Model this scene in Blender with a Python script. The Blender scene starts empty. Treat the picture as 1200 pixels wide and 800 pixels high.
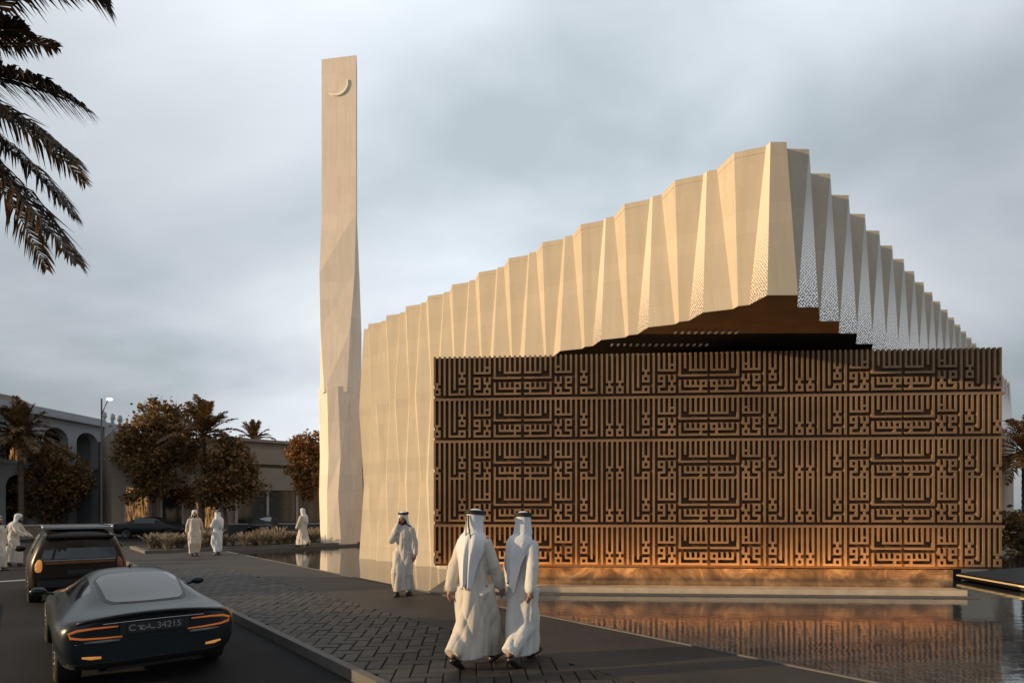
import bpy, bmesh, math, random
from mathutils import Vector, Matrix, noise
R = math.radians
random.seed(7)
sc = bpy.context.scene
col = sc.collection
F, HZ, CX, EYE = 670.0, 596.0, 600.0, 1.85      # focal length in photo pixels, horizon row, centre column, eye height

def at(px, py, Y):
    return Vector(((px-CX)/F*Y, Y, EYE+(HZ-py)/F*Y))
def gnd(px, py, z=0.0):
    Y = F*(EYE-z)/(py-HZ)
    return Vector(((px-CX)/F*Y, Y, z))
RD = Vector((-.655, .7556, 0)); ND = Vector((.7556, .655, 0))     # along the road, across it
def rn(r, n, z=0.0):
    v = RD*r + ND*n; v.z = z; return v

# ------------------------------------------------------------------ helpers
class MB:
    def __init__(s): s.v=[]; s.f=[]; s.m=[]; s.uv=[]
    def poly(s, pts, m=0, uv=None):
        i=len(s.v); s.v += [tuple(p) for p in pts]; s.f.append(tuple(range(i,i+len(pts)))); s.m.append(m); s.uv.append(uv)
    def box(s, a, b, m=0, M=None):
        x0,y0,z0=a; x1,y1,z1=b
        p=[Vector(q) for q in ((x0,y0,z0),(x1,y0,z0),(x1,y1,z0),(x0,y1,z0),(x0,y0,z1),(x1,y0,z1),(x1,y1,z1),(x0,y1,z1))]
        if M is not None: p=[M@q for q in p]
        i=len(s.v); s.v += [tuple(q) for q in p]
        for f in ((0,3,2,1),(4,5,6,7),(0,1,5,4),(1,2,6,5),(2,3,7,6),(3,0,4,7)):
            s.f.append(tuple(i+k for k in f)); s.m.append(m); s.uv.append(None)
    def prism(s, pts, z0, z1, m=0):
        a=[Vector((p[0],p[1],z0)) for p in pts]; b=[Vector((p[0],p[1],z1)) for p in pts]
        n=len(pts); i=len(s.v); s.v += [tuple(q) for q in a+b]
        s.f.append(tuple(i+k for k in range(n))[::-1]); s.f.append(tuple(i+n+k for k in range(n)))
        for k in range(n): s.f.append((i+k,i+(k+1)%n,i+n+(k+1)%n,i+n+k))
        for _ in range(n+2): s.m.append(m); s.uv.append(None)
    def rings(s, rs, m=0, caps=True, closed=True):
        n=len(rs[0]); i=len(s.v)
        for r in rs: s.v += [tuple(q) for q in r]
        for a in range(len(rs)-1):
            for k in range(n if closed else n-1):
                s.f.append((i+a*n+k, i+a*n+(k+1)%n, i+(a+1)*n+(k+1)%n, i+(a+1)*n+k)); s.m.append(m); s.uv.append(None)
        if caps:
            s.f.append(tuple(i+k for k in range(n))[::-1]); s.m.append(m); s.uv.append(None)
            j=i+(len(rs)-1)*n
            s.f.append(tuple(j+k for k in range(n))); s.m.append(m); s.uv.append(None)
    def tube(s, pts, rad, n=8, m=0, caps=True, flat=1.0):
        pts=[Vector(p) for p in pts]
        if not isinstance(rad,(list,tuple)): rad=[rad]*len(pts)
        rs=[]; up=None
        for i,p in enumerate(pts):
            t=(pts[min(i+1,len(pts)-1)]-pts[max(i-1,0)]).normalized()
            if up is None:
                up=Vector((0,0,1)) if abs(t.z)<.9 else Vector((0,1,0))
            a=t.cross(up).normalized(); b=a.cross(t).normalized(); up=b
            rs.append([p+(a*math.cos(2*math.pi*k/n)+b*math.sin(2*math.pi*k/n)*flat)*rad[i] for k in range(n)])
        s.rings(rs, m, caps)
    def capsule(s, pts, rad, n=12, m=0):
        """tube with rounded ends"""
        pts=[Vector(p) for p in pts]
        if not isinstance(rad,(list,tuple)): rad=[rad]*len(pts)
        d0=(pts[0]-pts[1]).normalized(); d1=(pts[-1]-pts[-2]).normalized()
        P=[pts[0]+d0*rad[0]*.95, pts[0]+d0*rad[0]*.7]+pts+[pts[-1]+d1*rad[-1]*.7, pts[-1]+d1*rad[-1]*.95]
        Rr=[rad[0]*.3, rad[0]*.71]+list(rad)+[rad[-1]*.71, rad[-1]*.3]
        s.tube(P, Rr, n, m)
    def lathe(s, prof, n=24, m=0, M=None, caps=False):
        rs=[]
        for r,z in prof:
            ring=[Vector((r*math.cos(2*math.pi*k/n), r*math.sin(2*math.pi*k/n), z)) for k in range(n)]
            rs.append([M@q for q in ring] if M is not None else ring)
        s.rings(rs, m, caps)
    def ball(s, c, r, n=12, m=0):
        c=Vector(c); rx,ry,rz = r if isinstance(r,(tuple,list)) else (r,r,r)
        rs=[]
        for i in range(1,n//2+2):
            th=math.pi*i/(n//2+2)
            rs.append([c+Vector((rx*math.sin(th)*math.cos(2*math.pi*k/n), ry*math.sin(th)*math.sin(2*math.pi*k/n), -rz*math.cos(th))) for k in range(n)])
        s.rings(rs, m, True)
    def mesh(s, name):
        me=bpy.data.meshes.new(name); me.from_pydata(s.v,[],s.f); 
        me.polygons.foreach_set('material_index', s.m)
        if any(u is not None for u in s.uv):
            L=me.uv_layers.new(name='UVMap')
            for p,u in zip(me.polygons,s.uv):
                if u is not None:
                    for li,q in zip(p.loop_indices,u): L.data[li].uv=q
        me.update(); return me
    def build(s, name, mat, parent=None, smooth=False, fix=True):
        me=s.mesh(name)
        if fix:
            bm=bmesh.new(); bm.from_mesh(me); bmesh.ops.recalc_face_normals(bm, faces=bm.faces); bm.to_mesh(me); bm.free()
        return link(name, me, mat, parent, smooth)

def link(name, me, mat, parent=None, smooth=False):
    for q in (mat if isinstance(mat,(list,tuple)) else [mat]):
        me.materials.append(q)
    if smooth: me.polygons.foreach_set('use_smooth',[True]*len(me.polygons))
    o=bpy.data.objects.new(name, me); col.objects.link(o)
    if parent is not None: o.parent=parent
    return o
def tag(o, label=None, cat=None, group=None, kind=None):
    if label: o['label']=label
    if cat: o['category']=cat
    if group: o['group']=group
    if kind: o['kind']=kind
    return o
def empty(name, loc=(0,0,0), rz=0.0):
    o=bpy.data.objects.new(name,None); col.objects.link(o); o.location=loc; o.rotation_euler=(0,0,rz); o.empty_display_size=.2; return o
def kids(o): return [c for c in bpy.data.objects if c.parent==o]
def copy_tree(o, parent=None):
    c=o.copy(); col.objects.link(c)
    if parent is not None: c.parent=parent
    for ch in kids(o): copy_tree(ch, c)
    return c
def evaluated(o, name):
    bpy.context.view_layer.update()
    dg=bpy.context.evaluated_depsgraph_get()
    me=bpy.data.meshes.new_from_object(o.evaluated_get(dg)); me.name=name
    return me
def scrap(o):
    me=o.data; bpy.data.objects.remove(o)
    if me.users==0: bpy.data.meshes.remove(me)
def fuse(mb, voxel, smooth=4):
    """overlapping closed shapes melted into one continuous surface"""
    me=mb.mesh('tmp'); bm=bmesh.new(); bm.from_mesh(me); bmesh.ops.recalc_face_normals(bm,faces=bm.faces); bm.to_mesh(me); bm.free()
    o=bpy.data.objects.new('tmp',me); col.objects.link(o)
    q=o.modifiers.new('r','REMESH'); q.mode='VOXEL'; q.voxel_size=voxel
    if smooth:
        k=o.modifiers.new('s','SMOOTH'); k.iterations=smooth; k.factor=.5
    out=evaluated(o,'fused'); scrap(o); out.materials.clear(); return out

# ------------------------------------------------------------------ materials
def nodes(m):
    m.use_nodes=True; nt=m.node_tree; nt.nodes.clear(); return nt, nt.nodes.new, nt.links.new
def mat(name, c, rough=.7, var=.12, scale=4.0, bump=.0, bscale=40.0, metal=0.0, spec=.5, coord='Object', emit=None, estr=0, coat=0, stretch=(1,1,1), sheen=0):
    m=bpy.data.materials.new(name); nt,N,L=nodes(m)
    out=N('ShaderNodeOutputMaterial'); b=N('ShaderNodeBsdfPrincipled'); L(b.outputs[0],out.inputs[0])
    tc=N('ShaderNodeTexCoord'); mp=N('ShaderNodeMapping'); mp.inputs['Scale'].default_value=stretch; L(tc.outputs[coord],mp.inputs[0])
    if var>0:
        n1=N('ShaderNodeTexNoise'); n1.inputs['Scale'].default_value=scale; n1.inputs['Detail'].default_value=6; n1.inputs['Roughness'].default_value=.6; L(mp.outputs[0],n1.inputs[0])
        cr=N('ShaderNodeValToRGB'); L(n1.outputs[0],cr.inputs[0])
        cr.color_ramp.elements[0].position=.3; cr.color_ramp.elements[1].position=.7
        cr.color_ramp.elements[0].color=(*[x*(1-var) for x in c],1); cr.color_ramp.elements[1].color=(*[min(1,x*(1+var)) for x in c],1)
        L(cr.outputs[0],b.inputs['Base Color'])
    else: b.inputs['Base Color'].default_value=(*c,1)
    b.inputs['Roughness'].default_value=rough; b.inputs['Metallic'].default_value=metal; b.inputs['Specular IOR Level'].default_value=spec
    b.inputs['Coat Weight'].default_value=coat; b.inputs['Sheen Weight'].default_value=sheen
    if bump>0:
        n2=N('ShaderNodeTexNoise'); n2.inputs['Scale'].default_value=bscale; n2.inputs['Detail'].default_value=5; L(mp.outputs[0],n2.inputs[0])
        bp=N('ShaderNodeBump'); bp.inputs['Strength'].default_value=bump; bp.inputs['Distance'].default_value=.02; L(n2.outputs[0],bp.inputs['Height']); L(bp.outputs[0],b.inputs['Normal'])
    if emit: b.inputs['Emission Color'].default_value=(*emit,1); b.inputs['Emission Strength'].default_value=estr
    return m
def leafmat(name, cols, rough=.6):
    m=bpy.data.materials.new(name); nt,N,L=nodes(m)
    out=N('ShaderNodeOutputMaterial'); b=N('ShaderNodeBsdfPrincipled'); g=N('ShaderNodeNewGeometry'); cr=N('ShaderNodeValToRGB')
    L(g.outputs['Random Per Island'],cr.inputs[0])
    e=cr.color_ramp.elements; e[0].color=(*cols[0],1); e[1].color=(*cols[-1],1)
    for i,c in enumerate(cols[1:-1]): q=e.new((i+1)/(len(cols)-1)); q.color=(*c,1)
    L(cr.outputs[0],b.inputs['Base Color']); b.inputs['Roughness'].default_value=rough; b.inputs['Specular IOR Level'].default_value=.3
    tr=N('ShaderNodeBsdfTranslucent'); L(cr.outputs[0],tr.inputs[0]); mx=N('ShaderNodeMixShader'); mx.inputs[0].default_value=.3
    L(b.outputs[0],mx.inputs[1]); L(tr.outputs[0],mx.inputs[2]); L(mx.outputs[0],out.inputs[0]); return m

M={}
def stone(name, c, course=.45):
    """large thin stone slabs: faint joints, slight tone change from slab to slab"""
    m=bpy.data.materials.new(name); nt,N,L=nodes(m)
    out=N('ShaderNodeOutputMaterial'); b=N('ShaderNodeBsdfPrincipled'); L(b.outputs[0],out.inputs[0])
    tc=N('ShaderNodeTexCoord'); sep=N('ShaderNodeSeparateXYZ'); L(tc.outputs['Object'],sep.inputs[0])
    ad=N('ShaderNodeMath'); ad.operation='ADD'; L(sep.outputs[0],ad.inputs[0]); L(sep.outputs[1],ad.inputs[1])
    cb=N('ShaderNodeCombineXYZ'); L(ad.outputs[0],cb.inputs[0]); L(sep.outputs[2],cb.inputs[1])
    br=N('ShaderNodeTexBrick'); L(cb.outputs[0],br.inputs[0]); br.inputs['Scale'].default_value=1; br.inputs['Row Height'].default_value=course; br.inputs['Brick Width'].default_value=1.3
    br.inputs['Mortar Size'].default_value=.004; br.inputs['Color1'].default_value=(*[x*.95 for x in c],1); br.inputs['Color2'].default_value=(*[min(1,x*1.04) for x in c],1); br.inputs['Mortar'].default_value=(*[x*.88 for x in c],1)
    mp=N('ShaderNodeMapping'); mp.inputs['Scale'].default_value=(4,4,.4); L(tc.outputs['Object'],mp.inputs[0])
    n=N('ShaderNodeTexNoise'); n.inputs['Scale'].default_value=1.5; n.inputs['Detail'].default_value=7; n.inputs['Roughness'].default_value=.65; L(mp.outputs[0],n.inputs[0])
    mr=N('ShaderNodeMapRange'); mr.inputs[3].default_value=.80; mr.inputs[4].default_value=1.14; L(n.outputs[0],mr.inputs[0])
    mx=N('ShaderNodeMix'); mx.data_type='RGBA'; mx.blend_type='MULTIPLY'; mx.inputs[0].default_value=1; L(br.outputs[0],mx.inputs[6]); L(mr.outputs[0],mx.inputs[7])
    L(mx.outputs[2],b.inputs['Base Color']); b.inputs['Roughness'].default_value=.7; b.inputs['Specular IOR Level'].default_value=.3
    bp=N('ShaderNodeBump'); bp.inputs['Strength'].default_value=.15; bp.inputs['Distance'].default_value=.01; n2=N('ShaderNodeTexNoise'); n2.inputs['Scale'].default_value=30; n2.inputs['Detail'].default_value=4
    L(tc.outputs['Object'],n2.inputs[0]); L(n2.outputs[0],bp.inputs['Height']); L(bp.outputs[0],b.inputs['Normal'])
    return m
def lattice(name, c, glow):
    """pierced panel: rows of rounded holes, larger towards the foot, emission on the solid web standing in for backlight"""
    m=bpy.data.materials.new(name); nt,N,L=nodes(m)
    out=N('ShaderNodeOutputMaterial'); b=N('ShaderNodeBsdfPrincipled'); L(b.outputs[0],out.inputs[0])
    uv=N('ShaderNodeUVMap'); uv.uv_map='UVMap'
    vo=N('ShaderNodeTexVoronoi'); vo.voronoi_dimensions='2D'; vo.inputs['Scale'].default_value=1; vo.inputs['Randomness'].default_value=.35
    mp=N('ShaderNodeMapping'); mp.inputs['Scale'].default_value=(25,20,1); mp.inputs['Rotation'].default_value=(0,0,R(45)); L(uv.outputs[0],mp.inputs[0]); L(mp.outputs[0],vo.inputs[0])
    sep=N('ShaderNodeSeparateXYZ'); L(uv.outputs[0],sep.inputs[0])
    th=N('ShaderNodeMapRange'); th.inputs[1].default_value=0; th.inputs[2].default_value=2.1; th.inputs[3].default_value=.40; th.inputs[4].default_value=0; L(sep.outputs[1],th.inputs[0])
    lt=N('ShaderNodeMath'); lt.operation='LESS_THAN'; L(vo.outputs[0],lt.inputs[0]); L(th.outputs[0],lt.inputs[1])
    mx=N('ShaderNodeMix'); mx.data_type='RGBA'; L(lt.outputs[0],mx.inputs[0]); mx.inputs[6].default_value=(*c,1); mx.inputs[7].default_value=(.10,.09,.08,1)
    L(mx.outputs[2],b.inputs['Base Color']); b.inputs['Roughness'].default_value=.6
    if glow:  # solid web itself emits, brightening the shaded panels as if backlit
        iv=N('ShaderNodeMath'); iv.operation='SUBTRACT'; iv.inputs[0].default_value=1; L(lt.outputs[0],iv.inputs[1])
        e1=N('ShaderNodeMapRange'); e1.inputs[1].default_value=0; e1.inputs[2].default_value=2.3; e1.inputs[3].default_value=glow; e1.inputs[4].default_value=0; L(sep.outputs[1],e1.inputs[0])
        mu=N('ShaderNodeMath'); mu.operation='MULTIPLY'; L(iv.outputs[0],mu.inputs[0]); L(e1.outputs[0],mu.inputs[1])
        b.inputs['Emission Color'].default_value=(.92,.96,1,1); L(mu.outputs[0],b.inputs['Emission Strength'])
    return m
M['stone']=stone('pale_limestone',(.525,.452,.352))
M['stone2']=stone('minaret_limestone',(.76,.66,.555),.9)
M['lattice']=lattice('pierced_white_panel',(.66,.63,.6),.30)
M['lattice_gold']=lattice('pierced_stone_panel',(.62,.54,.45),0)
M['bronze']=mat('bronze_bars',(.205,.13,.075),.5,.28,1.3,.05,60,metal=.12,spec=.3)
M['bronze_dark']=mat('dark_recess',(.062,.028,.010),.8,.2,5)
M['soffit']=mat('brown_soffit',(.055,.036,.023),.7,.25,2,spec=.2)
M['slot']=mat('slot_lamp',(.2,.18,.16),.5,0,emit=(1,.86,.66),estr=.05)
M['strip']=mat('warm_lamp_strip',(.6,.45,.25),.5,0,emit=(1,.58,.22),estr=.7)
M['roof']=mat('roof_membrane',(.35,.32,.28),.9)
M['white_robe']=mat('white_cotton',(.50,.46,.41),.85,.05,6,.55,9,sheen=.2,stretch=(1.6,1.6,.45))
M['cool_robe']=mat('cool_white_cotton',(.54,.53,.51),.85,.05,6,.55,9,sheen=.2,stretch=(1.6,1.6,.45))
M['blue_robe']=mat('pale_blue_cotton',(.55,.62,.70),.85,.04,6,.1,90)
M['scarf']=mat('white_headscarf',(.62,.63,.65),.85,.03,6,.5,10,sheen=.2,stretch=(1.8,1.8,.35))
M['skin']=mat('skin',(.27,.145,.09),.5,.08,8)
M['black']=mat('black_cord',(.012,.012,.013),.7,.1)
M['shoe']=mat('black_leather',(.012,.011,.011),.35,.1)
M['beard']=mat('black_beard',(.015,.012,.01),.8,.2,40)
M['eye']=mat('dark_eye',(.02,.015,.012),.2,0)
M['phone']=mat('phone_black',(.01,.01,.012),.2,0)
M['metal_dark']=mat('dark_painted_metal',(.05,.052,.056),.45,.1)
M['lamp']=mat('lamp_head',(.9,.9,.9),.4,0,emit=(1,.95,.88),estr=1.6)
M['trunk']=mat('palm_bark',(.11,.075,.05),.9,.35,6,.6,14)
M['bark']=mat('tree_bark',(.10,.07,.05),.9,.3,6,.5,14)
M['palm']=leafmat('palm_leaflets',[(.035,.025,.012),(.08,.05,.02),(.15,.085,.032),(.25,.13,.05)])
M['palm_near']=leafmat('dry_palm_leaflets',[(.012,.009,.006),(.03,.02,.011),(.07,.042,.02),(.19,.11,.05)])
M['leaf']=leafmat('brown_tree_leaves',[(.06,.048,.022),(.14,.088,.034),(.23,.135,.05),(.36,.19,.065)])
M['leaf_orange']=leafmat('orange_tree_leaves',[(.10,.05,.017),(.2,.095,.028),(.33,.155,.045),(.4,.21,.07)])
M['grass']=leafmat('feather_grass',[(.13,.10,.07),(.26,.21,.15),(.45,.38,.29)])
# ------------------------------------------------------------------ camera, sun, sky
cam=bpy.data.cameras.new('camera'); co=bpy.data.objects.new('camera',cam); col.objects.link(co); sc.camera=co
co.location=(0,0,EYE); co.rotation_euler=(R(90),0,0); cam.sensor_width=36; cam.lens=36*F/1200; cam.shift_y=(HZ-400)/1200; cam.clip_end=6000; cam.clip_start=.05
SUN=Vector((.955,.212,-.205)).normalized()          # the way the light travels
sl=bpy.data.lights.new('sun','SUN'); so=bpy.data.objects.new('sun',sl); col.objects.link(so)
sl.energy=5; sl.angle=R(.6); sl.color=(1,.715,.40); so.rotation_euler=SUN.to_track_quat('-Z','Y').to_euler()
w=bpy.data.worlds.new('World'); sc.world=w; w.use_nodes=True; nt=w.node_tree; nt.nodes.clear(); N=nt.nodes.new; L=nt.links.new
sky=N('ShaderNodeTexSky'); sky.sky_type='NISHITA'; sky.sun_disc=False; sky.sun_elevation=math.asin(-SUN.z); sky.sun_rotation=math.atan2(-SUN.x,-SUN.y); sky.dust_density=2
tc=N('ShaderNodeTexCoord'); sp=N('ShaderNodeSeparateXYZ'); L(tc.outputs['Generated'],sp.inputs[0])
ab=N('ShaderNodeMath'); ab.operation='ADD'; L(sp.outputs[2],ab.inputs[0]); ab.inputs[1].default_value=.42
dx=N('ShaderNodeMath'); dx.operation='DIVIDE'; L(sp.outputs[0],dx.inputs[0]); L(ab.outputs[0],dx.inputs[1])
dy=N('ShaderNodeMath'); dy.operation='DIVIDE'; L(sp.outputs[1],dy.inputs[0]); L(ab.outputs[0],dy.inputs[1])
cb=N('ShaderNodeCombineXYZ'); L(dx.outputs[0],cb.inputs[0]); L(dy.outputs[0],cb.inputs[1])
mp=N('ShaderNodeMapping'); mp.inputs['Location'].default_value=(3.1,.7,0); mp.inputs['Scale'].default_value=(1.0,1.7,1); mp.inputs['Rotation'].default_value=(0,0,R(-12)); L(cb.outputs[0],mp.inputs[0])
n1=N('ShaderNodeTexNoise'); n1.inputs['Scale'].default_value=1.15; n1.inputs['Detail'].default_value=5; n1.inputs['Roughness'].default_value=.47; n1.inputs['Distortion'].default_value=.25; L(mp.outputs[0],n1.inputs[0])
cr=N('ShaderNodeValToRGB'); L(n1.outputs[0],cr.inputs[0]); e=cr.color_ramp.elements
e[0].position=.34; e[0].color=(.39,.445,.48,1); e[1].position=.68; e[1].color=(.80,.845,.89,1)
q=e.new(.5); q.color=(.60,.655,.71,1)
k10=N('ShaderNodeVectorMath'); k10.operation='SCALE'; k10.inputs[3].default_value=10.0; 
def lobe(d,a,b,lo,hi):                              # broad bright or dull part of the overcast
    dt=N('ShaderNodeVectorMath'); dt.operation='DOT_PRODUCT'; L(tc.outputs['Generated'],dt.inputs[0]); dt.inputs[1].default_value=Vector(d).normalized()
    mr=N('ShaderNodeMapRange'); mr.interpolation_type='SMOOTHSTEP'; L(dt.outputs['Value'],mr.inputs[0]); mr.inputs[1].default_value=a; mr.inputs[2].default_value=b; mr.inputs[3].default_value=lo; mr.inputs[4].default_value=hi; return mr
l1=lobe((.08,1,.60),.45,1.0,.82,1.42); l2=lobe((1.0,1,.30),.86,.99,1.0,.68); l3=lobe((-.62,1,.42),.90,1.0,1.0,.80)
pr=N('ShaderNodeMath'); pr.operation='MULTIPLY'; L(l1.outputs[0],pr.inputs[0]); L(l2.outputs[0],pr.inputs[1])
pr2=N('ShaderNodeMath'); pr2.operation='MULTIPLY'; L(pr.outputs[0],pr2.inputs[0]); L(l3.outputs[0],pr2.inputs[1])
sc1=N('ShaderNodeVectorMath'); sc1.operation='SCALE'; L(cr.outputs[0],sc1.inputs[0]); L(pr2.outputs[0],sc1.inputs[3]); L(sc1.outputs[0],k10.inputs[0])
mx=N('ShaderNodeMix'); mx.data_type='RGBA'; mx.inputs[0].default_value=.92; L(sky.outputs[0],mx.inputs[6]); L(k10.outputs[0],mx.inputs[7])
bg=N('ShaderNodeBackground'); bg.inputs[1].default_value=.1; L(mx.outputs[2],bg.inputs[0]); wo=N('ShaderNodeOutputWorld'); L(bg.outputs[0],wo.inputs[0])
vs=sc.view_settings; vs.view_transform='Standard'; vs.look='None'; vs.exposure=0; vs.gamma=1
sc.cycles.max_bounces=6; sc.cycles.sample_clamp_indirect=6

# ------------------------------------------------------------------ ground
ZR=-.12; ZW=-.05
M['earth']=mat('sandy_ground',(.055,.047,.04),.95,.25,.4,.3,8)
M['asphalt']=mat('asphalt',(.014,.0142,.0155),.85,.4,.7,.5,130,spec=.2,coord='Object')
M['paving']=mat('smooth_paving',(.044,.038,.033),.7,.28,.8,.2,60,spec=.3)
M['brick']=None
def brickmat():
    m=bpy.data.materials.new('herringbone_brick'); nt,N,L=nodes(m)
    out=N('ShaderNodeOutputMaterial'); b=N('ShaderNodeBsdfPrincipled'); L(b.outputs[0],out.inputs[0])
    g=N('ShaderNodeNewGeometry'); cr=N('ShaderNodeValToRGB'); L(g.outputs['Random Per Island'],cr.inputs[0])
    cr.color_ramp.elements[0].color=(.026,.024,.0225,1); cr.color_ramp.elements[1].color=(.050,.046,.042,1)
    tc=N('ShaderNodeTexCoord'); n=N('ShaderNodeTexNoise'); n.inputs['Scale'].default_value=9; n.inputs['Detail'].default_value=8; n.inputs['Roughness'].default_value=.7; L(tc.outputs['Object'],n.inputs[0])
    mr=N('ShaderNodeMapRange'); mr.inputs[3].default_value=.55; mr.inputs[4].default_value=1.4; L(n.outputs[0],mr.inputs[0])
    mx=N('ShaderNodeMix'); mx.data_type='RGBA'; mx.blend_type='MULTIPLY'; mx.inputs[0].default_value=1; L(cr.outputs[0],mx.inputs[6]); L(mr.outputs[0],mx.inputs[7]); L(mx.outputs[2],b.inputs['Base Color'])
    b.inputs['Roughness'].default_value=.6; b.inputs['Specular IOR Level'].default_value=.33
    bp=N('ShaderNodeBump'); bp.inputs['Strength'].default_value=.5; bp.inputs['Distance'].default_value=.01; n2=N('ShaderNodeTexNoise'); n2.inputs['Scale'].default_value=60; n2.inputs['Detail'].default_value=5; L(tc.outputs['Object'],n2.inputs[0]); L(n2.outputs[0],bp.inputs['Height']); L(bp.outputs[0],b.inputs['Normal'])
    return m
M['brick']=brickmat()
M['joint']=mat('paving_joint',(.016,.014,.012),.9,.2,10)
M['kerb']=mat('concrete_kerb',(.10,.092,.084),.7,.18,3,.3,40)
M['paint']=mat('worn_road_paint',(.34,.33,.31),.7,.3,3)

g=MB(); g.poly([(-3000,-3000,-.62),(3000,-3000,-.62),(3000,3000,-.62),(-3000,3000,-.62)]); tag(g.build('ground',M['earth']),kind='structure')
def quad(m,r0,r1,n0,n1,z,mi=0): m.poly([rn(r0,n0,z),rn(r0,n1,z),rn(r1,n1,z),rn(r1,n0,z)],mi)
def slab(m,r0,r1,n0,n1,z0,z1):  m.prism([rn(r0,n0),rn(r0,n1),rn(r1,n1),rn(r1,n0)],z0,z1)
g=MB(); slab(g,-60,140,-60,2.9,-.6,ZR); slab(g,34,140,2.9,140,-.6,ZR); tag(g.build('road',M['asphalt']),kind='structure')
g=MB(); slab(g,-60,34,2.9,3.0,-.6,.012); slab(g,33.84,34,3.0,60,-.6,.012); tag(g.build('kerb',M['kerb']),kind='structure')
g=MB(); quad(g,20.7,20.95,-6,.35,ZR+.004); 
for k in range(8): quad(g,22+k*7,24.5+k*7,-3.6,-3.48,ZR+.004)
tag(g.build('road_marking',M['paint']),kind='structure')
g=MB(); slab(g,-60,33.84,5.02,6.88,-.6,0); slab(g,27.7,33.84,6.88,60,-.6,0); slab(g,20,33.84,3.0,5.02,-.6,-.002)
tag(g.build('pavement',M['paving']),kind='structure')
g=MB(); slab(g,-10,20,3.0,5.02,-.6,-.03); tag(g.build('pavement_bed',M['joint']),kind='structure')
# herringbone bricks, really laid one by one
g=MB(); W=.185; gap=.007; O=rn(4.0,4.0); c45=math.cos(R(4)); s45=math.sin(R(4))
def hb(a,b): return Vector((O.x+a*c45-b*s45, O.y+a*s45+b*c45, 0))
rng=random.Random(3)
for i in range(-150,150):
    for j in range(-150,150):
        k=(i-j)%4
        if k==0: w_,h_=2,1
        elif k==3: w_,h_=1,2
        else: continue
        c=hb((i+w_/2)*W,(j+h_/2)*W); r=RD.dot(c); n=ND.dot(c)
        if not(-3<r<20.2 and 2.9<n<5.1): continue
        z=rng.uniform(-.005,.002); t1=rng.uniform(-.0025,.0025); t2=rng.uniform(-.0025,.0025)
        x0,x1,y0,y1=i*W+gap,(i+w_)*W-gap,j*W+gap,(j+h_)*W-gap
        lo=[hb(*p) for p in ((x0,y0),(x1,y0),(x1,y1),(x0,y1))]; ch=.008
        hi=[hb(*p) for p in ((x0+ch,y0+ch),(x1-ch,y0+ch),(x1-ch,y1-ch),(x0+ch,y1-ch))]
        a=[(p.x,p.y,-.026) for p in lo]; b=[(p.x,p.y,z-ch) for p in lo]
        dz=[-t1-t2,t1-t2,t1+t2,-t1+t2]; t=[(p.x,p.y,z+d) for p,d in zip(hi,dz)]
        i0=len(g.v); g.v+=a+b+t
        for q in range(4):
            r_=(q+1)%4
            g.f.append((i0+q,i0+r_,i0+4+r_,i0+4+q)); g.f.append((i0+4+q,i0+4+r_,i0+8+r_,i0+8+q)); g.m+=[0,0]; g.uv+=[None,None]
        g.f.append((i0+8,i0+9,i0+10,i0+11)); g.m.append(0); g.uv.append(None)
me=g.mesh('herringbone'); bm=bmesh.new(); bm.from_mesh(me)
for nn,no in ((3.005,-ND),(5.015,ND)):
    bmesh.ops.bisect_plane(bm,geom=bm.verts[:]+bm.edges[:]+bm.faces[:],plane_co=ND*nn,plane_no=no,clear_outer=True)
bmesh.ops.bisect_plane(bm,geom=bm.verts[:]+bm.edges[:]+bm.faces[:],plane_co=RD*19.99,plane_no=RD,clear_outer=True)
bm.to_mesh(me); bm.free(); tag(link('herringbone_pavement',me,M['brick']),kind='structure')

# pool
def watermat():
    m=bpy.data.materials.new('pool_water'); nt,N,L=nodes(m)
    out=N('ShaderNodeOutputMaterial'); tc=N('ShaderNodeTexCoord')
    mp=N('ShaderNodeMapping'); mp.inputs['Scale'].default_value=(.9,2.6,1); L(tc.outputs['Object'],mp.inputs[0])
    n=N('ShaderNodeTexNoise'); n.inputs['Scale'].default_value=2.2; n.inputs['Detail'].default_value=4; n.inputs['Roughness'].default_value=.55; L(mp.outputs[0],n.inputs[0])
    bp=N('ShaderNodeBump'); bp.inputs['Strength'].default_value=.065; bp.inputs['Distance'].default_value=.05; L(n.outputs[0],bp.inputs['Height'])
    # tiled floor seen through shallow water
    br=N('ShaderNodeTexBrick'); br.offset=0; L(tc.outputs['Object'],br.inputs[0]); br.inputs['Scale'].default_value=1; br.inputs['Brick Width'].default_value=.12; br.inputs['Row Height'].default_value=.12; br.inputs['Mortar Size'].default_value=.008
    br.inputs['Color1'].default_value=(.055,.072,.080,1); br.inputs['Color2'].default_value=(.10,.122,.132,1); br.inputs['Mortar'].default_value=(.035,.042,.047,1)
    d=N('ShaderNodeBsdfDiffuse'); L(br.outputs[0],d.inputs[0]); gl=N('ShaderNodeBsdfGlossy'); gl.inputs['Roughness'].default_value=.012; L(bp.outputs[0],gl.inputs['Normal'])
    fr=N('ShaderNodeFresnel'); fr.inputs[0].default_value=1.42; L(bp.outputs[0],fr.inputs[1])
    pw=N('ShaderNodeMapRange'); pw.inputs[3].default_value=.12; pw.inputs[4].default_value=1.0; pw.inputs[1].default_value=0; pw.inputs[2].default_value=.75; L(fr.outputs[0],pw.inputs[0])
    mx=N('ShaderNodeMixShader'); L(pw.outputs[0],mx.inputs[0]); L(d.outputs[0],mx.inputs[1]); L(gl.outputs[0],mx.inputs[2]); L(mx.outputs[0],out.inputs[0]); return m
M['water']=watermat()
g=MB(); g.prism([rn(-45,6.93),rn(-45,75),rn(27.45,75),rn(27.45,6.93)],-.5,ZW); tag(g.build('pool_water',M['water']),kind='structure')
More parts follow.
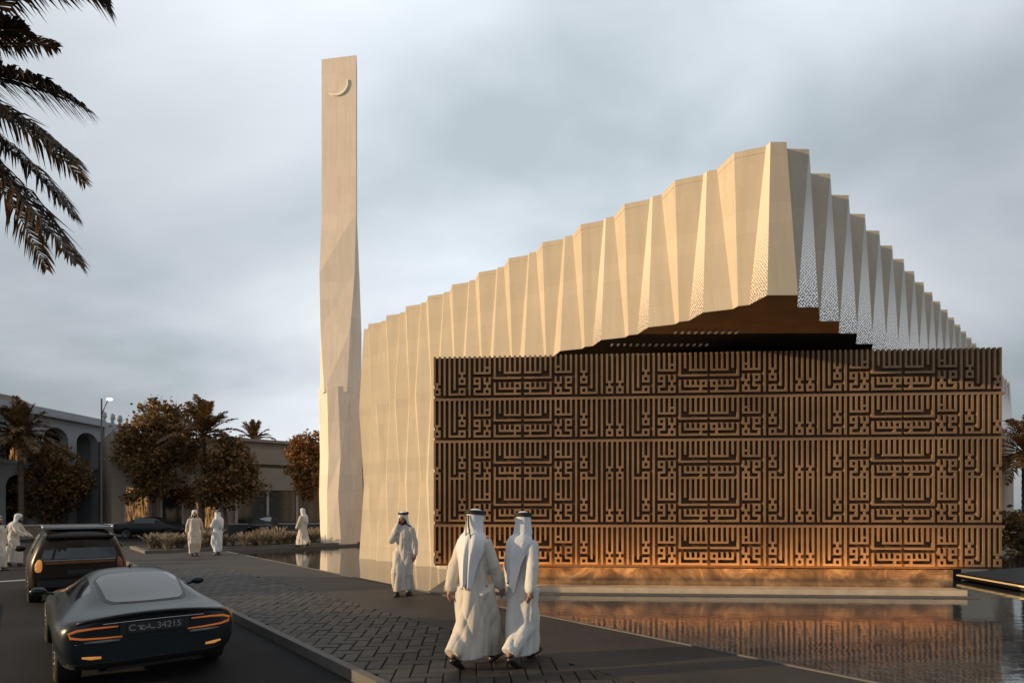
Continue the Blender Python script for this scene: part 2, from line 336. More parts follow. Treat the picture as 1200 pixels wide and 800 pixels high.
g=MB(); slab(g,-45,27.45,6.883,6.93,-.5,.016); slab(g,27.45,27.7,6.883,70,-.5,.05); tag(g.build('pool_edge',M['kerb']),kind='structure')

# ------------------------------------------------------------------ mosque
mq=empty('mosque',(3.5,20,0)); bpy.context.view_layer.update()
tag(mq,'sand coloured mosque with pleated overhanging roof above a bronze calligraphy screen','mosque')
def mpart(mb,name,mt,parent=None,**k):
    o=mb.build(name,mt,None,**k); p=parent or mq; o.parent=p
    o.matrix_parent_inverse=mq.matrix_world.inverted() if p is mq else Matrix()
    return o
ZT,ZB=8.8,5.83
V2=lambda x,y:Vector((x,y,0))
da=V2(-.93,.36).normalized(); db=V2(-.25,.968).normalized()
top=[('A',.12),('T',.57),('B',.566),('T',.196)]; bot=[('A',.52),('T',.2),('B',.166),('T',.566)]
NP=12; PO=V2(4.90,10.84); BO=V2(4.76,10.66)
def line(start,seq,n):
    p=[start.copy()]
    for k in range(n):
        for kind,l in seq: p.append(p[-1]+(da if kind=='T' else db)*l)
    return p
PT=line(PO,top,NP); PB=line(BO,bot,NP)
KF=6                                            # from this fold on the pleated wall runs to the ground
def at3(p,z): return (p.x,p.y,z)
wall=MB(); nlat=0; latt=[]
for i in range(len(PT)-1):
    k=i//4; kind=top[i%4][0]
    zs=[ZT,ZB] if k<KF else [ZT,5.7,2.8,-.1]
    prof=[PT,PB] if k<KF else [PT,PB,PT,PB]
    for q in range(len(zs)-1):
        a,b=prof[q],prof[q+1]
        pts=[at3(a[i],zs[q]),at3(b[i],zs[q+1]),at3(b[i+1],zs[q+1]),at3(a[i+1],zs[q])]
        if kind=='A' and k<4:
            wl=(b[i+1]-b[i]).length; wt=(a[i+1]-a[i]).length; h=ZT-ZB; mb=MB()
            mb.poly(pts,0,[((wl-wt)/2,h),(0,0),(wl,0),((wl+wt)/2,h)]); latt.append(('lattice_gold',mb))
        else: wall.poly(pts)
for k in (KF,):                                 # the return where the full wall starts
    a=PB[4*k]; wall.poly([at3(a,5.7),at3(a,-.1),at3(a+V2(1.6,1.5),-.1),at3(a+V2(1.6,1.5),5.7)])
mpart(wall,'pleated_wall',M['stone'],fix=False)
# the tip and the stepped right side
NM=26; TR0=V2(5.75,11.06); TL0=V2(5.305,11.04); BL0=V2(5.457,10.93); BR0=V2(5.857,10.93); ST=V2(.86,.81); ZB2=5.70
tipT=V2(5.206,10.84); tipB=V2(5.33,10.66)
rw=MB(); rw.poly([at3(PT[0],ZT),at3(PB[0],ZB),at3(tipB,ZB),at3(tipT,ZT)]); rw.poly([at3(tipT,ZT),at3(tipB,ZB),at3(BL0,ZB2),at3(TL0,ZT)])
outT=[]; outB=[]
for k in range(NM):
    TL,TR,BL,BR=TL0+ST*k,TR0+ST*k,BL0+ST*k,BR0+ST*k; zt=ZT
    rw.poly([at3(TL,zt),at3(BL,ZB2),at3(TR,zt)])
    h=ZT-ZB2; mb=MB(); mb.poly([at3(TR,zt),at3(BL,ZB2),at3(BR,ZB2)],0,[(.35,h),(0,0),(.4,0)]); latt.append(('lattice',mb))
    if k<NM-1: rw.poly([at3(TR,zt),at3(BR,ZB2),at3(BL+ST,ZB2),at3(TL+ST,zt)])
    outT+= [TL,TR]; outB+=[BL,BR]
    if k>=14:
        rw.poly([at3(BL,ZB2),at3(BL,-.1),at3(BR,-.1),at3(BR,ZB2)])
        rw.poly([at3(BR,ZB2),at3(BR,-.1),at3(BL+ST,-.1),at3(BL+ST,ZB2)])
mpart(rw,'stepped_wall',M['stone'],fix=False)
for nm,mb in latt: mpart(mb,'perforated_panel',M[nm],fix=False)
E1=PT[-1]; E2=outT[-1]; E3=E1+E2-PT[0]
bk=MB()
for a,b in ((E1,E3),(E3,E2)):
    for s in range(24):
        p=a.lerp(b,s/24); q=a.lerp(b,(s+1)/24); md=p.lerp(q,.5)+(V2(-.7,.72) if a is E1 else V2(.72,.7))*.35
        for u,v in ((p,md),(md,q)): bk.poly([at3(u,ZT),at3(v,ZT),at3(v,-.1),at3(u,-.1)])
mpart(bk,'rear_wall',M['stone'],fix=False)
poly=PT+[E3]+outT[::-1]+[tipT]
rf=MB(); rf.poly([at3(p,ZT-.12) for p in poly]); mpart(rf,'roof',M['roof'])
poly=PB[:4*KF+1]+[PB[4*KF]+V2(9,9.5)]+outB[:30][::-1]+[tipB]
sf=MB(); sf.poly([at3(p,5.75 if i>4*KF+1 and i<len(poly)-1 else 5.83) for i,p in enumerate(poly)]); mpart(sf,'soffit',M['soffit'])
for y,x0,n,z in ((14.3,2.45,14,5.70),(13.5,2.35,16,5.72),(12.6,3.6,10,5.74)):
    s=MB()
    for i in range(n):
        x=x0+i*.15; s=MB(); s.box((x,y,z),(x+.04,y+.13,z+.03)); mpart(s,'slot_lamp',M['slot'])
# hall behind the screen
hl=MB(); hl.prism([(1.4,16.5),(5.3,13.9),(10.6,14.1),(15,22),(6,24)],-.1,5.70); mpart(hl,'hall_wall',mat('dark_hall_wall',(.15,.115,.085),.6,.2,1))
# screen
SL=V2(-1.83,13.30); SRt=V2(10.78,12.50); SW=(SRt-SL).length; sd=(SRt-SL)/SW; sn=V2(sd.y,-sd.x)   # sn towards the street
SB,STP=.515,5.385
Ms=Matrix(((sd.x,-sn.x,0,SL.x),(sd.y,-sn.y,0,SL.y),(0,0,1,0),(0,0,0,1)))   # local: x along, y into the building, z up
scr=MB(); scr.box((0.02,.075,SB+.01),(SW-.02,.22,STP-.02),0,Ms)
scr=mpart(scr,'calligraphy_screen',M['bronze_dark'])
CW=SW/216; NC=216
def bands():
    """the square Kufic motif, mirrored and repeated three times along each band"""
    half=[[0]*37 for _ in range(16)]
    full=[[0]*72 for _ in range(16)]
    def v(c,a,b,x=None):
        for r in range(a,b+1): full[r][(2*c if x is None else x)%72]=1
    def h(c0,c1,r):
        for x in range(int(2*c0),int(2*c1)+1): full[r][x%72]=1
    def box(c,r): h(c,c+1,r); h(c,c+1,r+2); v(c,r,r+2); v(c+1,r,r+2)
    def U(c,b): v(c,0,b); v(c+1,0,b); h(c,c+1,b)
    U(0,10); full[11][1]=1; box(0,12)
    v(2,0,14); v(3,0,14); h(3,6,14); v(4,0,12)
    U(5,6); full[7][11]=1; box(5,8); box(5,12); v(7,0,14)
    for c in (8,9,10,11): v(c,0,6)
    h(8,11,6); full[4][21]=1; full[3][21]=0
    box(8,8); v(9,10,12); h(8,9,12); v(8,12,14); h(8,11,14)
    v(10,8,14); v(11,8,10); h(10,11,10); box(10,12); full[11][20]=0; full[11][21]=1
    v(12,0,8); h(12,17,8); v(13,0,5)
    for c in (14,15,16,17): v(c,0,6)
    h(14,17,6)
    v(12,10,14); h(12,15.5,14)
    for c in (13,14,15): v(c,10,12)
    h(13,16,12); box(16,10); v(16,12,14); h(16,17,14)
    # mirror about column 17.5 (cell 35)
    for r in range(16):
        for x in range(0,35): full[r][70-x]=full[r][x]
    # second centre motif: the loops on the repeat line
    for r in range(16):
        full[r][71]=0
    # right-hand block is turned rather than mirrored: swap its two loops
    for r in range(8,15):
        a=full[r][48:55]; full[r][48:55]=a[::-1] if False else a
    return full
tile=bands()
def rects(grid):
    H=len(grid); Wd=len(grid[0]); used=[[0]*Wd for _ in range(H)]; out=[]
    # vertical runs first, then horizontals fill the rest
    for r in range(H):
        for x in range(Wd):
            if grid[r][x] and not used[r][x]:
                hh=1
                while r+hh<H and grid[r+hh][x] and not used[r+hh][x]: hh+=1
                ww=1
                while x+ww<Wd and grid[r][x+ww] and not used[r][x+ww]: ww+=1
                if hh>=ww: ww=1
                else: hh=1
                for a in range(hh):
                    for b in range(ww): used[r+a][x+b]=1
                out.append((r,x,hh,ww))
    return out
CH=(STP-SB)/80.0
for b in range(5):
    grid=[[tile[r][x%72] for x in range(NC)] for r in range(16)]
    if b==0: grid=[row[:] for row in grid]
    elif b==3:
        for x in range(NC): grid[0][x]=tile[1][x%72]
    else:
        for x in range(NC): grid[0][x]=1
        for x in range(NC): grid[1][x]=tile[1][x%72]
    if b==2:
        for x in range(NC): grid[15][x]=tile[1][x%72]
    m_=MB(); zt=STP-b*16*CH; hw=CW*.47
    bm=bmesh.new(); vm={}
    # one continuous relief: shared cell corners, front faces plus side walls only where a bar ends
    def on(r,x): return 0<=r<16 and 0<=x<NC and grid[r][x]
    def P(r,x,y): return (x*CW, y, zt-r*CH)
    for r in range(16):
        for x in range(NC):
            if not on(r,x): continue
            x0=x*CW+(.0 if on(r,x-1) else CW*.11); x1=(x+1)*CW-(.0 if on(r,x+1) else CW*.11)
            z1=zt-r*CH-(0 if on(r-1,x) or r==0 else CH*.11); z0=zt-(r+1)*CH+(0 if on(r+1,x) or r==15 else CH*.11); f=[(x0,0,z0),(x1,0,z0),(x1,0,z1),(x0,0,z1)]; d=.08
            bk_=[(a,d,c) for a,_,c in f]
            def T(p): return tuple(Ms@Vector(p))
            m_.poly([T(p) for p in f])
            if not on(r,x-1): m_.poly([T(p) for p in (bk_[0],f[0],f[3],bk_[3])])
            if not on(r,x+1): m_.poly([T(p) for p in (f[1],bk_[1],bk_[2],f[2])])
            if not on(r-1,x): m_.poly([T(p) for p in (f[3],f[2],bk_[2],bk_[3])])
            if not on(r+1,x): m_.poly([T(p) for p in (bk_[0],bk_[1],f[1],f[0])])
    bm.free()
    mpart(m_,'inscription_band',M['bronze'],scr,fix=False)
    for o in (bpy.data.objects[-1],): pass
for o in [o for o in bpy.data.objects if o.name.startswith('inscription_band')]:
    o.matrix_parent_inverse=(mq.matrix_world).inverted(); 
# children of the screen share its (identity) frame
for o in [o for o in bpy.data.objects if o.name.startswith('inscription_band')]: o.matrix_parent_inverse=Matrix()
# plinth of brown marble with a projecting foot and the warm strip that washes it
def marble():
    m=bpy.data.materials.new('brown_marble'); nt,N,L=nodes(m)
    out=N('ShaderNodeOutputMaterial'); b=N('ShaderNodeBsdfPrincipled'); L(b.outputs[0],out.inputs[0]); tc=N('ShaderNodeTexCoord')
    n=N('ShaderNodeTexNoise'); n.inputs['Scale'].default_value=1.5; n.inputs['Detail'].default_value=9; n.inputs['Roughness'].default_value=.68; n.inputs['Distortion'].default_value=1.6; L(tc.outputs['Object'],n.inputs[0])
    cr=N('ShaderNodeValToRGB'); L(n.outputs[0],cr.inputs[0]); e=cr.color_ramp.elements; e[0].position=.38; e[0].color=(.05,.03,.015,1); e[1].position=.68; e[1].color=(.26,.185,.115,1); q=e.new(.52); q.color=(.12,.077,.042,1)
    L(cr.outputs[0],b.inputs['Base Color']); b.inputs['Roughness'].default_value=.3; return m
M['marble']=marble()
pl=MB(); pl.box((.3,.16,.10),(SW-.98,2.0,SB-.02),0,Ms); mpart(pl,'plinth',M['marble'])
pf=MB(); pf.box((.3,-.28,-.3),(SW-.98,2.1,.10),0,Ms); mpart(pf,'plinth_foot',mat('pale_marble',(.50,.40,.29),.35,.22,2.5))
pk=MB(); pk.box((-.05,-.42,-.3),(SW-.80,2.0,-.02),0,Ms); mpart(pk,'plinth_step',M['kerb'])
# terrace to the right of the plinth
tr=MB(); tr.prism([(11.55,12.0),(30,10.5),(30,24),(11.95,15.3)],-.02,.14); mpart(tr,'terrace',M['paving'])
ts=MB(); ts.prism([(11.53,12.0),(11.93,15.28),(11.88,15.29),(11.48,12.0)],.07,.10); mpart(ts,'terrace_lamp_strip',M['strip'])
def strip(name,y,z,pitch,energy,x0=.4,x1=None,size=.05,spread=180):
    x1=x1 or SW-1.05
    la=bpy.data.lights.new(name,'AREA'); la.shape='RECTANGLE'; la.size=x1-x0; la.size_y=size; la.energy=energy; la.color=(1,.50,.16); la.spread=R(spread)
    o=bpy.data.objects.new(name,la); col.objects.link(o)
    ctr=Ms@Vector(((x0+x1)/2,y,z)); ax=sd; d=(sn*-math.cos(R(pitch))+Vector((0,0,1))*math.sin(R(pitch))).normalized()
    zz=-d; xx=ax; yy=zz.cross(xx).normalized(); o.matrix_world=Matrix.Translation(ctr)@Matrix((xx,yy,zz)).transposed().to_4x4(); return o
strip('plinth_strip_light',-.10,.12,50,11)
strip('screen_strip_light',-.245,.125,76,170,size=.03,spread=120)

# ------------------------------------------------------------------ minaret
mn=empty('minaret',(-8.92,30,0)); tag(mn,'tall slim pale stone minaret with a crescent near its top','minaret')
def ringpts(pts): return [V2(*p) for p in pts]
Bx=[(-1.10,-.05),(-.50,-.85),(.25,-.95),(.62,-.62),(1.02,-.10),(.75,.9),(-.1,1.3),(-.8,.8)]
Bm=[(-1.20,.0),(-.50,-.88),(.10,-1.0),(.80,-.70),(1.10,-.02),(.8,.9),(-.1,1.3),(-.9,.8)]
Bs=[(-1.15,-.02),(-.42,-.90),(.22,-.95),(.66,-.80),(1.06,-.05),(.8,.9),(-.1,1.3),(-.9,.8)]
Bt=[(-1.19,-.10),(-.50,-.88),(.05,-.90),(.72,-.78),(1.05,-.10),(.75,.9),(-.1,1.3),(-.9,.8)]
zj=8.1
jk=MB(); jk.rings([[Vector((x,y,z)) for x,y in pr] for pr,z in ((Bx,-.1),(Bm,2.6),(Bs,4.6),(Bt,zj))]); jk.build('base_jacket',M['stone2'],mn)
S0=[(-1.13,-.06),(-.66,-.84),(.50,-.86),(.76,-.74),(1.03,-.09),(.6,.8),(-.1,1.1),(-.8,.7)]
S1=[(-1.08,-.2),(-.92,-.62),(.66,-.80),(.88,-.55),(1.03,-.02),(.5,.8),(-.1,1.1),(-.8,.7)]
S2=[(-1.02,-.3),(-1.0,-.55),(.86,-.70),(.90,-.4),(.92,-.02),(.5,.8),(-.1,1.0),(-.7,.6)]
S3=[(-.94,-.38),(-.93,-.42),(.93,-.70),(.94,-.66),(.74,.2),(.4,.8),(-.1,1.0),(-.6,.6)]
sh=MB(); sh.rings([[Vector((x,y,z)) for x,y in pr] for pr,z in ((S0,zj-.3),(S1,11.0),(S2,14.0),(S3,17.0),(S3,25.08))]); sh.build('shaft',M['stone2'],mn)
cz=1.85+490/F*29.5; cr_=MB(); fr=[];bk2=[]
K=20; r1,r2=.62,.60
outer=[];inner=[]
for i in range(K+1):
    a=R(195)+R(155)*i/K
    outer.append(Vector((.60*math.cos(a),0,.60*math.sin(a)+.30)))
    wd=.10*math.sin(math.pi*i/K)
    inner.append(Vector(((.60-wd)*math.cos(a),0,(.60-wd)*math.sin(a)+.30)))
rot=Matrix.Rotation(R(-28),4,'Y')
def cp(v,d):
    p=rot@v; return Vector((p.x+.05,-.56-.15*p.x-.035+d,p.z+cz))
for i in range(K):
    cr_.poly([cp(outer[i],-.04),cp(outer[i+1],-.04),cp(inner[i+1],-.04),cp(inner[i],-.04)])
    cr_.poly([cp(outer[i],-.04),cp(outer[i],.05),cp(outer[i+1],.05),cp(outer[i+1],-.04)])
    cr_.poly([cp(inner[i+1],-.04),cp(inner[i+1],.05),cp(inner[i],.05),cp(inner[i],-.04)])
cr_.build('crescent',mat('lit_crescent',(.85,.78,.6),.4,0,emit=(1,.88,.6),estr=.12),mn)
# ------------------------------------------------------------------ people in long robes
def fold(me, amp, ph, zmax=1.5, fine=.003):
    """creases: sharp valleys between soft ridges, deepest at the hem, plus small puckers"""
    P=[v.co.copy() for v in me.vertices]; Nn=[v.normal.copy() for v in me.vertices]; out=[]
    for p,n in zip(P,Nn):
        a=math.atan2(p.y,p.x); wob=noise.noise((p.x*3+ph,p.y*3,p.z*1.6))*2.2
        k=amp*(.22+.78*max(0,1-p.z/zmax)**1.1)
        d=k*((abs(math.sin(2.5*a+1.3*p.z+ph+wob))**.6-.72)+.55*(abs(math.sin(4.5*a-2.3*p.z+1.7*ph-wob))**.6-.7)+.25*noise.noise((p.x*9+ph,p.y*9,p.z*3)))
        d+=noise.noise(Vector((p.x*13+ph,p.y*13,p.z*7)))*fine*1.8+noise.noise(Vector((p.x*30+ph,p.y*30,p.z*17)))*fine
        out+=list(p+Vector((n.x,n.y,n.z*.25))*d)
    me.vertices.foreach_set('co',out); me.update()
def make_person(label, loc, heading, stride=.5, phase=1, arms=((0,0),(0,0)), robe='white_robe', scarf='scarf', group=None, H=1.75, ph=0.0, scarf_len=1.08, skew=0.0, turn=0.0, bare_scarf=True, tails=False, fine=True, phone=False, flare=1.0, wide=1.0, lean=0.0, agal=True, beard=True):
    """faces +Y before turning; arms: (left, right) lists of shoulder-elbow-wrist offsets or (swing) numbers"""
    root=empty('person',loc,heading); tag(root,label,'person',group); root.scale=(H/1.75,)*3
    vx=.0095 if fine else .018
    s=stride/2
    hipz=.93-.05*stride
    fF=Vector((.085*phase, s,.0)); fB=Vector((-.085*phase,-s,.0))     # front foot on the side given by phase
    feet={1:fF if phase==1 else fB, -1:fB if phase==1 else fF}
    lift={1:0 if phase==1 else 1, -1:1 if phase==1 else 0}
    L_=lean
    def sh(z): return L_*(z-.9)                                        # forward lean
    # ---- arms
    J={}
    for sd_ in (-1,1):
        a=arms[0] if sd_==-1 else arms[1]
        S=Vector((.160*sd_*wide, sh(1.4),1.395))
        if isinstance(a[0],(int,float)):
            sw,bend=a; E=S+Vector((.075*sd_,.27*math.sin(sw),-.27*math.cos(sw))); Wp=E+Vector((.02*sd_,.25*math.sin(sw+bend),-.25*math.cos(sw+bend)))
        else: E,Wp=S+Vector(a[0]),S+Vector(a[1])
        J[sd_]=(S,E,Wp)
    # ---- body: one continuous skin
    b=MB()
    b.capsule([(0,0,.95),(0,sh(1.1),1.1),(0,sh(1.3),1.32)],[.125,.115,.115],14)
    b.capsule([(0,sh(1.38),1.36),(0,sh(1.5)+.005,1.50),(0,sh(1.58)+.015,1.58)],[.06,.052,.052],12)
    T=Matrix.Translation(Vector((0,sh(1.6)+.015,1.56)))@Matrix.Rotation(turn,4,'Z')
    hd=MB()
    prof=[(-.115,.03,.045,.035),(-.10,.05,.062,.03),(-.06,.062,.08,.018),(-.02,.068,.088,.008),(.03,.073,.094,0),(.08,.075,.098,-.004),(.12,.068,.088,-.008),(.15,.048,.062,-.01),(.165,.02,.03,-.01)]
    hd.rings([[T@Vector((rx*math.cos(2*math.pi*k/16), cy+ry*math.sin(2*math.pi*k/16), z+.045)) for k in range(16)] for z,rx,ry,cy in prof])
    hd.capsule([T@Vector((0,.092,.075)),T@Vector((0,.108,.035))],[.011,.016],8)
    hd.capsule([T@Vector((-.022,.093,-.012)),T@Vector((.022,.093,-.012))],[.008,.008],6)
    for q in (-1,1): hd.capsule([T@Vector((.074*q,-.005,.07)),T@Vector((.076*q,.0,.02))],[.018,.012],6)
    i0=len(b.v); b.v+=hd.v; b.f+=[tuple(i+i0 for i in f) for f in hd.f]; b.m+=hd.m; b.uv+=hd.uv
    for sd_ in (-1,1):
        S,E,Wp=J[sd_]; b.capsule([S-Vector((.07*sd_,0,.02)),S,E,Wp],[.06,.055,.042,.028],12)
        f=(Wp-E).normalized(); b.capsule([Wp-f*.02,Wp+f*.05,Wp+f*.085],[.028,.034,.03],10)
        hip=Vector((.09*sd_,0,hipz)); ft=feet[sd_]; up=.085+(.10 if lift[sd_] and stride>.3 else 0)
        kn=(hip+ft)/2+Vector((0,.06 if not lift[sd_] else .10,.01)); an=ft+Vector((0,-.03,up))
        b.capsule([hip,kn,an],[.085,.055,.030],12); 
    me=fuse(b,vx,3)
    if fine:
        bm=bmesh.new(); bm.from_mesh(me); fg=MB()
        for sd_ in (-1,1):
            S,E,Wp=J[sd_]; f=(Wp-E).normalized(); side=f.cross(Vector((0,1,0)) if abs(f.y)<.8 else Vector((0,0,1))).normalized()
            nrm=side.cross(f).normalized(); base=Wp+f*.075
            for i,(o_,ln) in enumerate(((-.024,.07),(-.008,.082),(.008,.078),(.023,.06))):
                p=base+side*0+nrm*o_; cv=Vector((-.4*sd_,0,0))
                fg.tube([p,p+f*ln*.45+cv*.012,p+f*ln*.8+cv*.04,p+f*ln+cv*.07],[.0085,.0085,.0075,.005],8)
            p=Wp+f*.03+nrm*.026; fg.tube([p,p+nrm*.025+f*.03,p+nrm*.03+f*.06],[.011,.0095,.006],8)
        m2=fg.mesh('x'); bm.from_mesh(m2); bm.to_mesh(me); bm.free(); bpy.data.meshes.remove(m2)
    link('body',me,M['skin'],root,True)
    # ---- robe: torso, sleeves and skirt fused into one cloth
    r=MB(); n=20
    def ell(z,rx,ry,cx=0,cy=0): return [Vector((cx+rx*math.cos(2*math.pi*k/n), cy+ry*math.sin(2*math.pi*k/n), z)) for k in range(n)]
    w=wide; fl=flare*(.92 if wide<.95 else 1)
    r.rings([ell(.125,.155*fl,.12*fl+s*.52),ell(.30,.16*fl,.13*fl+s*.44),ell(.55,.178*fl,.15+s*.30),ell(.80,.188*w,.155+s*.12),ell(1.0,.178*w,.142,0,sh(1.0)),ell(1.18,.175*w,.135,0,sh(1.18)),ell(1.32,.188*w,.135,0,sh(1.32)),ell(1.40,.165*w,.115,0,sh(1.41)),ell(1.455,.115*w,.09,0,sh(1.45)),ell(1.50,.07,.07,0,sh(1.5)),ell(1.52,.064,.064,0,sh(1.52))])
    for sd_ in (-1,1):
        S,E,Wp=J[sd_]; f=(Wp-E).normalized()
        r.capsule([S-Vector((.09*sd_,0,-.005)),S,E,Wp-f*.01],[.075,.080,.074,.062],14)
        hip=Vector((.09*sd_,0,hipz)); ft=feet[sd_]; an=ft+Vector((0,-.025,.10+(.10 if lift[sd_] and stride>.3 else 0)))
        kn=(hip+ft)/2+Vector((0,.07 if not lift[sd_] else .11,.02))
        r.tube([hip,kn,an],[.14,.125,.10*fl],14)
    rm=fuse(r,vx*1.25,5); fold(rm,.042,ph)
    link('robe',rm,M[robe],root,True)
    # ---- shoes
    for sd_ in (-1,1):
        ft=feet[sd_]; sh_=MB(); N_=14
        secs=[(-.12,.005,.028,.05),(-.105,.012,.036,.075),(-.05,.0,.037,.085),(.02,.0,.04,.075),(.08,.0,.046,.055),(.13,.0,.042,.042),(.155,.004,.025,.03),(.162,.01,.01,.02)]
        hl=lift[sd_] and stride>.3; pit=R(-30) if hl else (R(12) if stride>.45 else 0)
        Mx=Matrix.Translation(ft+Vector((0,.03,0)))@Matrix.Translation(Vector((0,.10 if hl else -.1,0)))@Matrix.Rotation(pit,4,'X')@Matrix.Translation(Vector((0,-.10 if hl else .1,0)))
        sh_.rings([[Mx@Vector((wd*math.cos(2*math.pi*k/N_), y, max(zb,(zb+ht)/2+(ht-zb)/2*math.sin(2*math.pi*k/N_)*1.25-.0))) for k in range(N_)] for y,zb,wd,ht in secs])
        sh_.build('shoe',M['shoe'],root,True)
    # ---- headscarf
    hs=MB(); Tn=T; n2=40
    zc=[(.222,.02,.02,0),(.214,.055,.065,0),(.19,.083,.098,0),(.15,.094,.112,0),(.11,.098,.116,0),(.06,.10,.116,-.005),(.01,.105,.112,-.012),(-.05,.115,.105,-.025)]
    rows=[]
    for z,rx,ry,cy in zc:
        am=180 if z>.105 else 180-min(1,(.105-z)/.03)*62
        rows.append((z,rx,ry,cy,am))
    drops=[(1.50,.150*w,.128,-.025,114),(1.44,.188*w,.158,-.035,106),(1.36,.198*w,.182,-.035,96),(1.26,.150*w,.200,-.03,86),(1.14,.120*w,.205,-.03,80),(scarf_len+.05,.098*w,.205,-.03,76),(scarf_len,.088*w,.20,-.03,72)]
    ring=[]
    for (z,rx,ry,cy,am) in rows:
        rr=[]
        for k in range(n2+1):
            a=R(-am+2*am*k/n2); fo=1+(.012 if z<.08 else .003)*math.sin(11*a+ph*3)
            rr.append(T@Vector((rx*fo*math.sin(a), cy-ry*fo*math.cos(a), z)))
        ring.append(rr)
    for j,(z,rx,ry,cy,am) in enumerate(drops):
        rr=[]; g=.04+.036*j
        for k in range(n2+1):
            a=R(-am+2*am*k/n2)+R(skew)*j*.35; fo=1+g*(abs(math.sin(4.5*a+ph*5))**.6-.65)*1.5+g*.4*math.sin(13*a+ph)
            zz=z+.010*j*math.sin(3*a+ph)-(.03*max(0,j-3))*math.sin(a)*(1 if skew<0 else -1)
            rr.append(Vector((rx*fo*math.sin(a), sh(z)+cy-ry*fo*math.cos(a), zz)))
        ring.append(rr)
    hs.rings(ring,0,False,False)
    me=hs.mesh('headscarf'); o=bpy.data.objects.new('t',me); col.objects.link(o)
    q=o.modifiers.new('a','SUBSURF'); q.levels=1; q=o.modifiers.new('b','SOLIDIFY'); q.thickness=.006; q.offset=1
    m3=evaluated(o,'headscarf'); scrap(o); m3.materials.clear(); link('headscarf',m3,M[scarf],root,True)
    if agal:
        ag=MB()
        for zz,rr in ((.166,.100),(.187,.093)):
            c=[T@Vector((rr*math.cos(2*math.pi*k/28), rr*1.17*math.sin(2*math.pi*k/28)-.0, zz-.010*math.sin(2*math.pi*k/28))) for k in range(29)]
            ag.tube(c,.013,8,0,False)
        if tails:
            for q in (-1,1):
                ag.tube([T@Vector((.012*q,-.122,.15)),T@Vector((.02*q+.01,-.138,.05)),Vector((.03*q+.02,sh(1.4)-.165,1.46)),Vector((.035*q+.03,sh(1.3)-.20,1.30))],[.007,.007,.007,.009],6)
        ag.build('head_cord',M['black'],root,True)
    if fine or beard:
        for q in (-1,1):
            e=MB(); e.ball(T@Vector((.03*q,.086,.062)),(.013,.008,.007),8); e.build('eye',M['eye'],root,True)
        be=MB(); be.rings([[T@Vector((rx*math.cos(R(-5)+R(190)*k/12), .012+ry*math.sin(R(-5)+R(190)*k/12), z)) for k in range(13)] for z,rx,ry in ((-.085,.03,.05),(-.06,.058,.074),(-.03,.070,.084),(-.005,.074,.078),(.02,.075,.062))],0,False,False)
        be.build('beard',M['beard'],root,True)
    if phone:
        S,E,Wp=J[1]; pm=MB(); f=(Wp-E).normalized(); c=Wp+f*.10
        pm.box((-.008,-.036,-.075),(.008,.036,.075),0,Matrix.Translation(c)@Matrix.Rotation(R(20),4,'X'))
        ph_=pm.build('phone',M['phone'])
        tag(ph_,'dark phone held to the ear of the robed man walking this way','phone'); ph_.matrix_world=root.matrix_basis if False else Matrix.Translation(loc)@Matrix.Rotation(heading,4,'Z')
    return root
pA=gnd(556,781); pB=gnd(612,777)
make_person('robed man walking away in cream robe, black cord tails hanging down his white headscarf',pA+Vector((.0,.02,0)),R(-28),stride=.60,phase=1,arms=((-.25,.02),(.22,.25)),group='two men walking beside the pool',ph=.4,tails=True,H=1.82,wide=.90,scarf_len=.90,skew=-14,turn=R(-12))
make_person('robed man walking away on the right, white headscarf falling down his right side',pB,R(-38),robe='cool_robe',stride=.66,phase=-1,arms=((.1,.2),(-.30,-.0)),group='two men walking beside the pool',ph=2.1,H=1.79,wide=.86,scarf_len=.88,skew=-24,turn=R(40))
pC=gnd(473,697)
make_person('robed man facing the street, one hand raised to his ear',pC,R(172),stride=.30,phase=1,arms=((.02,.12),((.06,.14,-.25),(-.075,.10,.10))),ph=1.2,H=1.77,phone=True,turn=R(-8),scarf_len=1.15)
pD=gnd(228,651); make_person('robed figure in cream standing left of the man in pale blue',pD,R(-150),stride=.12,arms=((-.35,-.2),(-.35,-.2)),ph=3,fine=False,H=1.78,agal=False)
pE=gnd(255,649.5); make_person('robed man in pale blue with folded arms, facing the cream robed figure near the planter',pE,R(75),stride=.10,arms=(((-.06,.06,-.27),(.10,.22,-.20)),((.06,.06,-.27),(-.10,.24,-.18))),robe='blue_robe',ph=4,fine=False,H=1.76)
pF=gnd(355,641,.05); make_person('robed figure in white walking along the pool rim in front of the planter and minaret',pF,R(80),stride=.60,phase=1,arms=((.2,.2),(-.1,.2)),ph=5,fine=False,H=1.80,agal=False,flare=1.35,scarf_len=1.15)
pG=gnd(15,663,ZR); make_person('robed figure in white at the left edge leaning forward beside the dark estate car',pG,R(-70),stride=.45,arms=((.4,.5),(.5,.6)),ph=6,fine=False,H=1.78,lean=.20,flare=1.15,agal=False)
pH=gnd(-2,668,ZR); make_person('robed figure in white cut off by the left edge of the view',pH,R(-80),stride=.4,arms=((.1,.1),(-.1,.1)),ph=7,fine=False,H=1.72)
